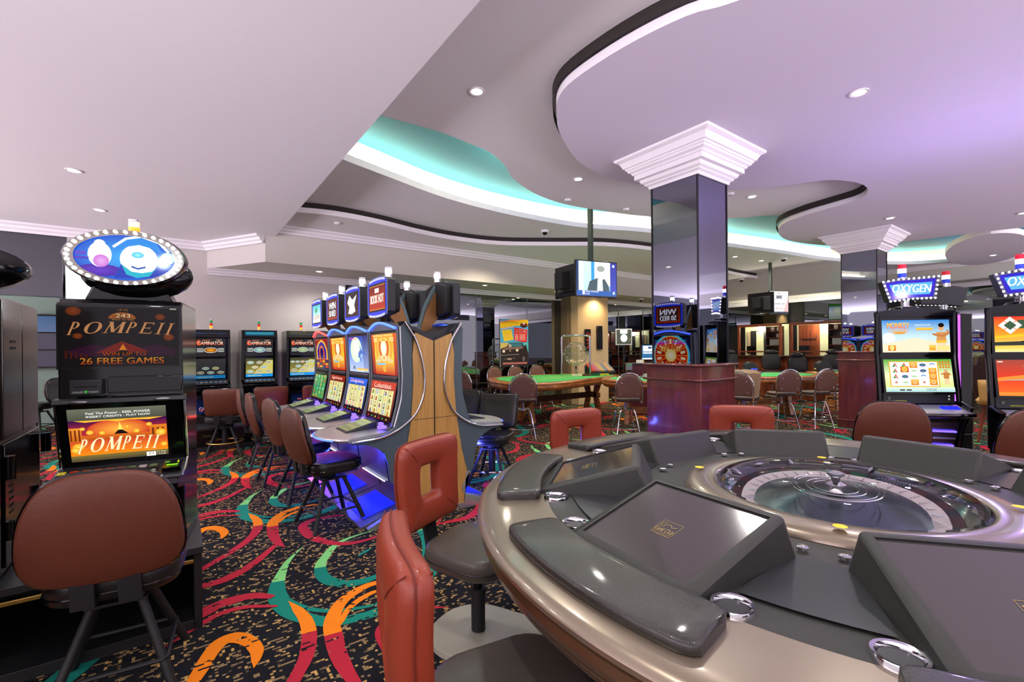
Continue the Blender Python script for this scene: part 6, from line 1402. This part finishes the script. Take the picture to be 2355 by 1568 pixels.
def led_board(label, x, y, z, h, rz, em):
    t = thing('led_board', label, 'led board', (x, y, z), rz)
    m = MB(); m.b2((-.09, 0, 0), (.09, .06, h), 'black_gloss'); m.build('case', t, bevel=.01)
    if em:
        m = MB(); A = Art(m, frame_map((-.07, -.002, .05), (1, 0, 0), (0, 0, 1)), 'screen')
        for k, s_ in enumerate(('32', '14', '7', '26', '0', '19', '5', '33', '11')): A.text(s_, .01+.06*(k % 2), .02+k*(h-.14)/9, .06+.06*(k % 2), .06+k*(h-.14)/9, ('#ff4020', '#ff8020')[k % 2], .04)
        m.build('digits', t, shade=False)
    return t
led_board('narrow black board with red and orange numbers on the beige pillar', 8.42, 8.235, 1.34, .55, 0, True)
led_board('narrow plain black board on the beige pillar, right of the number board', 8.85, 8.235, 1.38, .60, 0, False)
def monitor(label, loc, rz, w, h, art, frame='black_gloss', stand=0., grp=None):
    t = thing('monitor', label, 'monitor', loc, rz, grp)
    m = MB(); m.b2((-w/2, 0, 0), (w/2, .035, h), frame); m.build('bezel', t, bevel=.006)
    m = MB(); A = Art(m, frame_map((-w/2+.02, -.0015, .02), (1, 0, 0), (0, 0, 1)), 'screen', .0006); art(A, w-.04, h-.04); m.build('display', t, shade=False)
    m = MB(); m.cyl((0, .05, -stand), (0, .05, h*.4), .02, 'black_matte'); m.b2((-.1, -.05, -stand-.01), (.1, .12, -stand+.01), 'black_matte'); m.build('stand', t)
    return t
def a_circle(A, W, H): A.rect(0, 0, W, H, '#4c5040'); A.rect(W*.24, H*.72, W*.74, H, '#f8fff8'); A.ell(W*.5, H*.42, W*.24, H*.28, '#f8fff8', '#ffffff', 28); A.ring(W*.5, H*.42, W*.26, H*.3, .006, '#104838'); A.line([(W*.84, H*.2), (W*.95, H*.42)], .012, '#909040'); A.line([(W*.8, H), (W*.8, H*.8)], .006, '#a0a050')
monitor('square white-framed screen showing a white circle, beside the beige pillar', (7.85, 6.62, 1.47), R(-40), .35, .35, a_circle, 'white_plastic', .64)
def a_soft(A, W, H):
    A.rect(0, 0, W, H, '#3870a0'); A.rect(.02, H*.55, W-.02, H*.95, '#f0f4f8'); A.rect(W*.4, H*.75, W*.62, H*.88, '#285878'); A.rect(.02, H*.40, W-.02, H*.5, '#e8f0f4'); A.rect(0, 0, W, H*.1, '#f0f4f4')
monitor('computer screen with blue window on the dark red cabinet by the large column', (8.02, 6.08, 1.142), R(-38), .36, .34, a_soft, 'black_gloss', .045)
t = small('cash_cabinet', 'dark red laminate cabinet with lock behind the left blackjack table', 'cabinet', (8.12, 6.2, 0), R(-38), [('body', (-.45, -.25, 0), (.45, .25, 1.06), 'dark_red_laminate'), ('top', (-.47, -.27, 1.06), (.47, .27, 1.085), 'charcoal'), ('lock', (-.02, -.262, .96), (.02, -.25, 1.0), 'chrome'), ('handle', (-.05, -.275, .88), (.05, -.25, .895), 'chrome')])
small('receipt_roll', 'white paper roll on the dark red cabinet beside the computer screen', 'paper roll', (7.88, 6.2, 1.085), 0, [('roll', (-.09, -.05, 0), (.0, .05, .07), 'card_white'), ('core', (.0, -.045, 0), (.05, .045, .06), 'felt_line')])
small('keypad', 'grey numeric keypad terminal on a pole right of the chip rack', 'keypad', (7.55, 6.25, 0), R(-30), [('pad', (-.06, -.05, .95), (.06, .02, 1.09), 'grey_frame'), ('display', (-.045, -.053, 1.05), (.045, -.049, 1.075), 'felt'), ('pole', (-.015, -.01, 0), (.015, .02, .95), 'black_matte')])

# televisions hanging from ceiling poles
def tv(label, x, y, zc, rz, w, h, art, grp, slot=None):
    t = thing('television', label, 'television', (x, y, zc), rz, grp)
    m = MB(); m.b2((-w/2, 0, -h/2), (w/2, .04, h/2), 'black_gloss'); m.prism([(-w*.4, .04), (w*.4, .04), (w*.25, .075), (-w*.25, .075)], -h*.35, h*.3, 'black_matte'); m.build('housing', t, bevel=.005)
    m = MB(); A = Art(m, frame_map((-w/2+.015, -.0015, -h/2+.02), (1, 0, 0), (0, 0, 1)), 'screen', .0006); art(A, w-.03, h-.035); m.build('display', t, shade=False)
    m = MB(); m.b2((-.1, .07, -.12), (.1, .20, .12), 'black_matte'); m.build('bracket', t)
    return t
def a_news(A, W, H):
    A.rect(0, 0, W, H, '#a8c8f8'); A.rect(0, 0, W*.05, H, '#304878'); A.rect(W*.05, 0, W*.18, H, '#e8f4ff'); A.rect(W*.18, 0, W*.36, H, '#c0e8f0', '#e0f8ff'); A.rect(W*.36, 0, W*.44, H, '#40a8e8'); A.rect(W*.44, H*.3, W*.84, H, '#ffffff'); A.rect(W*.84, 0, W, H, '#5058c8', '#4048a8')
    A.poly([(W*.26, H*.15), (W*.32, H*.42), (W*.5, H*.52), (W*.7, H*.50), (W*.80, H*.3), (W*.84, 0), (W*.3, 0)], '#50646c'); A.poly([(W*.5, 0), (W*.52, H*.5), (W*.64, H*.5), (W*.66, 0)], '#f4f8ff'); A.ell(W*.6, H*.66, W*.10, H*.2, '#fff8f4', '#ffffff', 20); A.ell(W*.6, H*.80, W*.1, H*.09, '#a8b0a8', None, 14)
    A.rect(0, 0, W, H*.15, '#3868b8'); A.rect(W*.14, H*.03, W*.2, H*.15, '#f0f8ff'); A.text('NOAH CENTINEO', W*.22, H*.10, W*.54, H*.15, '#f4f8ff', .03); A.text('STAR', W*.22, H*.03, W*.32, H*.08, '#e8f0ff', .03); A.ell(W*.92, H*.90, .022, .022, '#e8f0ff', None, 12); A.ell(W*.93, H*.1, .018, .025, '#e8f0ff', None, 8)
def a_blur(A, W, H): A.rect(0, 0, W, H, '#a8b890', '#4890c0', '#f0f4f8'); A.rect(0, H*.85, W, H, '#408030'); A.ell(W*.4, H*.5, .08, .09, '#c84860', '#e8d8e8'); A.ell(W*.65, H*.55, .1, .1, '#e8e8a0', '#ffffff')
def a_rugby(A, W, H):
    A.rect(0, 0, W, H, '#e8e6e8', '#f4f0f0'); A.poly([(W*.7, 0), (W, 0), (W, H*.7)], '#e8c0c0'); A.text('ESPN', W*.42, H*.88, W*.58, H*.93, '#d03030', .03); A.poly([(W*.34, H*.62), (W*.38, H*.66), (W*.62, H*.66), (W*.66, H*.62), (W*.66, H*.84), (W*.62, H*.81), (W*.38, H*.81), (W*.34, H*.84)], '#a8a8b0'); A.text('KNOCK OUT', W*.37, H*.68, W*.63, H*.79, '#383840', .03)
    A.text('ALLEGIANT  06:30', W*.2, H*.40, W*.8, H*.46, '#808088', .02); A.text('NRL   AFL', W*.3, H*.2, W*.7, H*.25, '#d06060', .02); A.rect(0, 0, W, H*.07, '#404858')
ga = 'televisions on the nearer ceiling pole'; gb = 'televisions on the farther ceiling pole'
m = MB(); m.b2((-.03, -.03, 2.2), (.03, .03, 3.80), 'pole_green'); mat('pole_green', '#4a5248', .4, .3)
TP = (5.05, 4.88)
o = m.build('ceiling_pole', loc=(TP[0], TP[1], 0), rz=R(10)); tag(o, 'dark green-grey ceiling pole carrying the nearer televisions', 'pole')
fr = R(-36.2)
def camofs(p, X, Y): return (p[0]+.807*X+.591*Y, p[1]-.591*X+.807*Y)
q = camofs(TP, .05, -.21); tv('hanging television showing a man in a plaid jacket', q[0], q[1], 2.41, R(-36.2+24), .72, .53, a_news, ga)
q = camofs(TP, -.32, .02); tv('hanging television turned away left, only its black back seen', q[0], q[1], 2.415, R(-36.2+118), .66, .48, a_blur, ga)
T2 = (11.67, 5.31)
m = MB(); m.b2((-.03, -.03, 2.3), (.03, .03, 3.45), 'pole_green'); o = m.build('ceiling_pole', loc=(T2[0], T2[1], 0)); tag(o, 'farther ceiling pole carrying televisions near the cashier', 'pole')
q = camofs(T2, .09, -.2); tv('farther hanging television with white sports fixture page', q[0], q[1], 2.46, R(-36.2+10), .52, .56, a_rugby, gb)
q = camofs(T2, -.24, -.02); tv('farther hanging television turned away, black back seen', q[0], q[1], 2.46, R(-36.2+120), .64, .5, a_blur, gb)

# dome cameras, detectors
def dome(label, x, y, z, big=1.):
    t = thing('dome_camera', label, 'camera', (x, y, z), group='white dome cameras on the ceiling')
    m = MB(); m.lathe([(.065*big, 0), (.065*big, -.03), (.055*big, -.04), (.045*big, -.042)], (0, 0, 0), 'white_plastic', 20); m.build('base', t)
    m = MB(); m.lathe([(.045*big, -.04), (.035*big, -.07), (.0001, -.085)], (0, 0, 0), 'black_gloss', 16); m.build('lens_dome', t, sharp=80)
dome('white dome camera left of the nearer television pole', 5.15, 6.05, 3.44)
dome('white dome camera above the farther televisions, on the lower ledge', 12.7, 6.55, 3.29, 1.2)
dome('white dome camera on the ceiling right of the farther television pole', 11.3, 4.85, 3.44, 1.2)
dome('white dome camera on the mirror wall cornice right of the beige pillar', 10.2, 8.0, 2.736)
def det(label, x, y, z):
    t = thing('smoke_detector', label, 'smoke detector', (x, y, z), group='small round ceiling detectors'); m = MB(); m.lathe([(.045, 0), (.045, -.02), (.03, -.03), (.0001, -.032)], (0, 0, 0), 'white_plastic', 18); m.build('shell', t); m = MB(); m.lathe([(.012, -.031), (.0001, -.036)], (0, 0, 0), 'charcoal', 10); m.build('sensor', t)
det('round ceiling detector on the edge of the teal recess', 4.35, 4.62, 3.44); det('small ceiling detector by the left corner of the large capital', 5.35, 4.45, 3.44); det('small ceiling fitting right of the large capital', 5.95, 3.2, 3.44)
det('recessed dark ceiling fitting above the wall slot machines', 1.95, 7.0, 3.29)

# ---------------------------------------------------------------- cashier
m = MB(); m.b2((13.35, 4.0, 0), (13.95, 8.7, 1.12), 'cashier_wood'); m.b2((13.25, 4.0, 1.12), (13.95, 8.7, 1.16), 'dark_wood')
tag(m.build('cashier_counter', bevel=.005), 'long dark wooden cashier counter along the far end wall', 'counter')
def booth(label, v0, v1, door, rz=0):
    t = thing('cashier_booth', label, 'cashier window', (13.45, (v0+v1)/2, 1.16), group='lit cashier windows with mahogany frames'); hw = (v1-v0)/2; Z = .88
    for nm, lo, hi in (('frame_post', (-.03, -hw, 0), (.03, -hw+.06, Z)), ('frame_post', (-.03, hw-.06, 0), (.03, hw, Z)), ('frame_head', (-.035, -hw, Z-.06), (.035, hw, Z+.01)), ('frame_rail', (-.02, -hw+.05, .09), (.02, hw-.05, .13))):
        m = MB(); m.b2(lo, hi, 'cashier_wood'); m.build(nm, t, bevel=.004)
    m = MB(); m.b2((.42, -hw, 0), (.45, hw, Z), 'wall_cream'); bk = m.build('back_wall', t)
    if door:
        m = MB(); m.b2((.40, .1, 0), (.419, hw-.05, Z-.05), 'cashier_wood'); m.b2((.39, .18, .42), (.401, hw-.12, .46), 'dark_wood'); m.b2((.385, .15, .5), (.39, .17, .55), 'chrome'); m.build('office_door', t)
        m = MB(); m.b2((.36, -.45, 0), (.41, -.12, .75), 'grey_frame'); m.build('filing_cabinet', t)
    else:
        m = MB(); m.b2((.38, -.12, 0), (.419, .42, .72), 'black_matte'); m.b2((.39, .3, 0), (.40, .5, .7), 'beige_paint'); m.build('office_door', t); m = MB(); m.b2((.36, .05, .0), (.379, .25, .7), 'wall_cream'); m.build('door_leaf', t)
    # shelf unit at the right end (low v)
    m = MB(); m.b2((.05, -hw+.06, 0), (.3, -hw+.08, Z-.06), 'dark_wood'); m.b2((.05, -hw+.42, 0), (.3, -hw+.44, Z-.06), 'dark_wood'); m.b2((.28, -hw+.06, 0), (.30, -hw+.44, Z-.06), 'dark_wood')
    for z in (.27, .48, .66): m.b2((.04, -hw+.06, z), (.3, -hw+.44, z+.02), 'cashier_wood')
    m.build('shelf_unit', t)
    m = MB(); m.b2((.0, -hw+.05, .0), (.006, hw-.05, Z-.05), 'glass_clear'); m.build('window_glass', t)
    return t
mat('wall_cream', '#dfe0b4', .6, emis='#e8e6b0', es=.12)  # faint emission added to the paint so the booth walls look lit
b_1 = booth('cashier window nearer the large column, with doorway and curtain inside', 5.84, 7.05, False)
b_2 = booth('cashier window by the small column, with wooden door and filing cabinet inside', 4.30, 5.62, True)
light('POINT', 'booth_light', (13.70, 6.5, 1.95), 45, (1, .97, .75), .1); light('POINT', 'booth_light', (13.70, 4.9, 1.95), 45, (1, .97, .75), .1)
for (v0, who) in ((5.84, 'nearer the large column'), (4.30, 'by the small column')):
    m = MB(); m.b2((0, 0, 0), (.12, .26, .17), 'card_white'); tag(m.build('storage_box', loc=(13.58, v0+.12, 1.16+.29), bevel=.006), 'white storage box on the cashier shelf '+who, 'box')
    for k, (dv, z) in enumerate(((.16, .50), (.14, .68), (.30, .68))):
        m = MB(); m.lathe([(.0001, 0), (.035, 0), (.045, .03), (.045, .09), (.03, .11), (.0001, .11)], (0, 0, 0), 'card_white', 14)
        tag(m.build('jar', loc=(13.60, v0+dv, 1.16+z)), ['white jar on the middle cashier shelf ', 'white jar at the right end of the top cashier shelf ', 'white jar at the left end of the top cashier shelf '][k]+who, 'jar')
for (x, y, l, g) in ((13.3, 6.75, 'dark monitor on the counter behind the left cashier window', 0), (13.3, 5.35, 'dark monitor on the counter behind the right cashier window', 1)):
    m = MB(); m.b2((-.01, -.13, .05), (.01, .13, .27), 'black_gloss'); m.b2((-.01, -.02, 0), (.03, .02, .06), 'black_matte'); m.b2((-.05, -.07, 0), (.05, .07, .01), 'black_matte'); tag(m.build('monitor', loc=(x+.33, y, 1.16)), l, 'monitor')
def office_chair(label, x, y, rz):
    t = thing('office_chair', label, 'chair', (x, y, 0), rz, 'black office chairs before the cashier counter')
    m = MB(); m.pillow(rrect(.5, .48, .12, 5), .1, 'black_soft', lambda p, q, h: (p, q, .72+h), edge=.12); m.build('seat', t, sharp=70)
    m = MB(); m.pillow(rrect(.46, .42, .12, 5), .09, 'black_soft', lambda p, q, h: (p, .24+h+.08*q, 1.0+q), edge=.12); m.build('backrest', t, sharp=70)
    m = MB(); m.ell((0, .27, 1.26), (.16, .05, .07), 'black_soft'); m.build('headrest', t)
    m = MB(); m.cyl((0, 0, .1), (0, 0, .68), .03, 'chrome')
    for k in range(5): a = 2*PI*k/5; m.tube([(0, 0, .12), (.28*math.cos(a), .28*math.sin(a), .05)], .02, 'black_matte', 6)
    m.build('base', t)
    return t
oc_ = office_chair('black high-backed office chair in front of the gap between the cashier windows', 12.8, 5.8, R(-60))
for (x, y, r, l) in ((12.6, 6.75, -40, 'black office chair with broad shoulders left of the high-backed one'), (12.85, 4.4, -70, 'black office chair in front of the right cashier window'), (12.8, 5.1, -50, 'low black office chair between the others')): dup(oc_, (x, y, -.08 if 'low' in l else 0), R(r), label=l)
# card shufflers on the tables
for (x, y, l) in ((10.35, 5.15, 'black card shuffler with green light at the back of the right blackjack table'), (11.8, 4.25, 'black card shuffler on the farther blackjack table')):
    t = thing('card_shuffler', l, 'card shuffler', (x, y, .84), R(-50)); m = MB(); m.prism([(-.15, 0), (.15, 0), (.15, .08), (.08, .2), (-.05, .24), (-.14, .18)], -.12, .12, 'charcoal', lambda p, q, h: (p, h, q)); m.build('shell', t, bevel=.015)
    m = MB(); m.b2((-.16, -.04, .05), (-.149, .04, .07), 'felt_line'); m.build('indicator', t)
# tall curved-back chair seen between the right machines
t = thing('lounge_chair', 'tan barrel-backed chair on wooden legs beyond the right slot machines', 'chair', (9.5, 1.15, 0), R(150))
m = MB(); m.grid(lambda u, v: ((.30+.03*v)*math.cos(PI*(-.1+1.2*u)), (.30+.03*v)*math.sin(PI*(-.1+1.2*u)), .55+.35*v), 20, 4, 'gold_chair'); o = m.build('backrest', t); md = o.modifiers.new('s', 'SOLIDIFY'); md.thickness = .05
m = MB(); m.lathe([(.0001, .55), (.28, .55), (.30, .60), (.26, .65), (.0001, .66)], (0, 0, 0), 'gold_chair', 24); m.build('seat', t)
for k in range(4): a = PI/4+k*PI/2; m = MB(); m.tube([(.2*math.cos(a), .2*math.sin(a), .56), (.27*math.cos(a), .27*math.sin(a), 0)], [.022, .016], 'cashier_wood', 8); m.build('leg', t)
# ceiling vent near the small round lobe
m = MB(); m.b2((-.3, -.3, -.012), (.3, .3, 0), 'trim_white'); m.b2((-.22, -.22, -.016), (.22, .22, -.012), 'card_white')
tag(m.build('ceiling_vent', loc=(11.75, 2.9, 3.798)), 'square white air vent in the teal recess at right', 'vent')

t = thing('exit_sign', 'green exit sign seen reversed in the mirrored column', 'exit sign', (-6.3, 8.80, 2.36))
m = MB(); m.b2((-.32, 0, 0), (.32, .03, .40), 'black_gloss'); m.build('sign_case', t)
m = MB(); A = Art(m, frame_map((-.3, -.002, .02), (1, 0, 0), (0, 0, 1)), 'screen'); A.rect(0, 0, .6, .36, '#062a10'); A.text('EXIT', .08, .20, .52, .34, '#30ff50', .03); A.text('SALIDA', .04, .03, .56, .16, '#30ff50', .03); m.build('sign_face', t, shade=False)
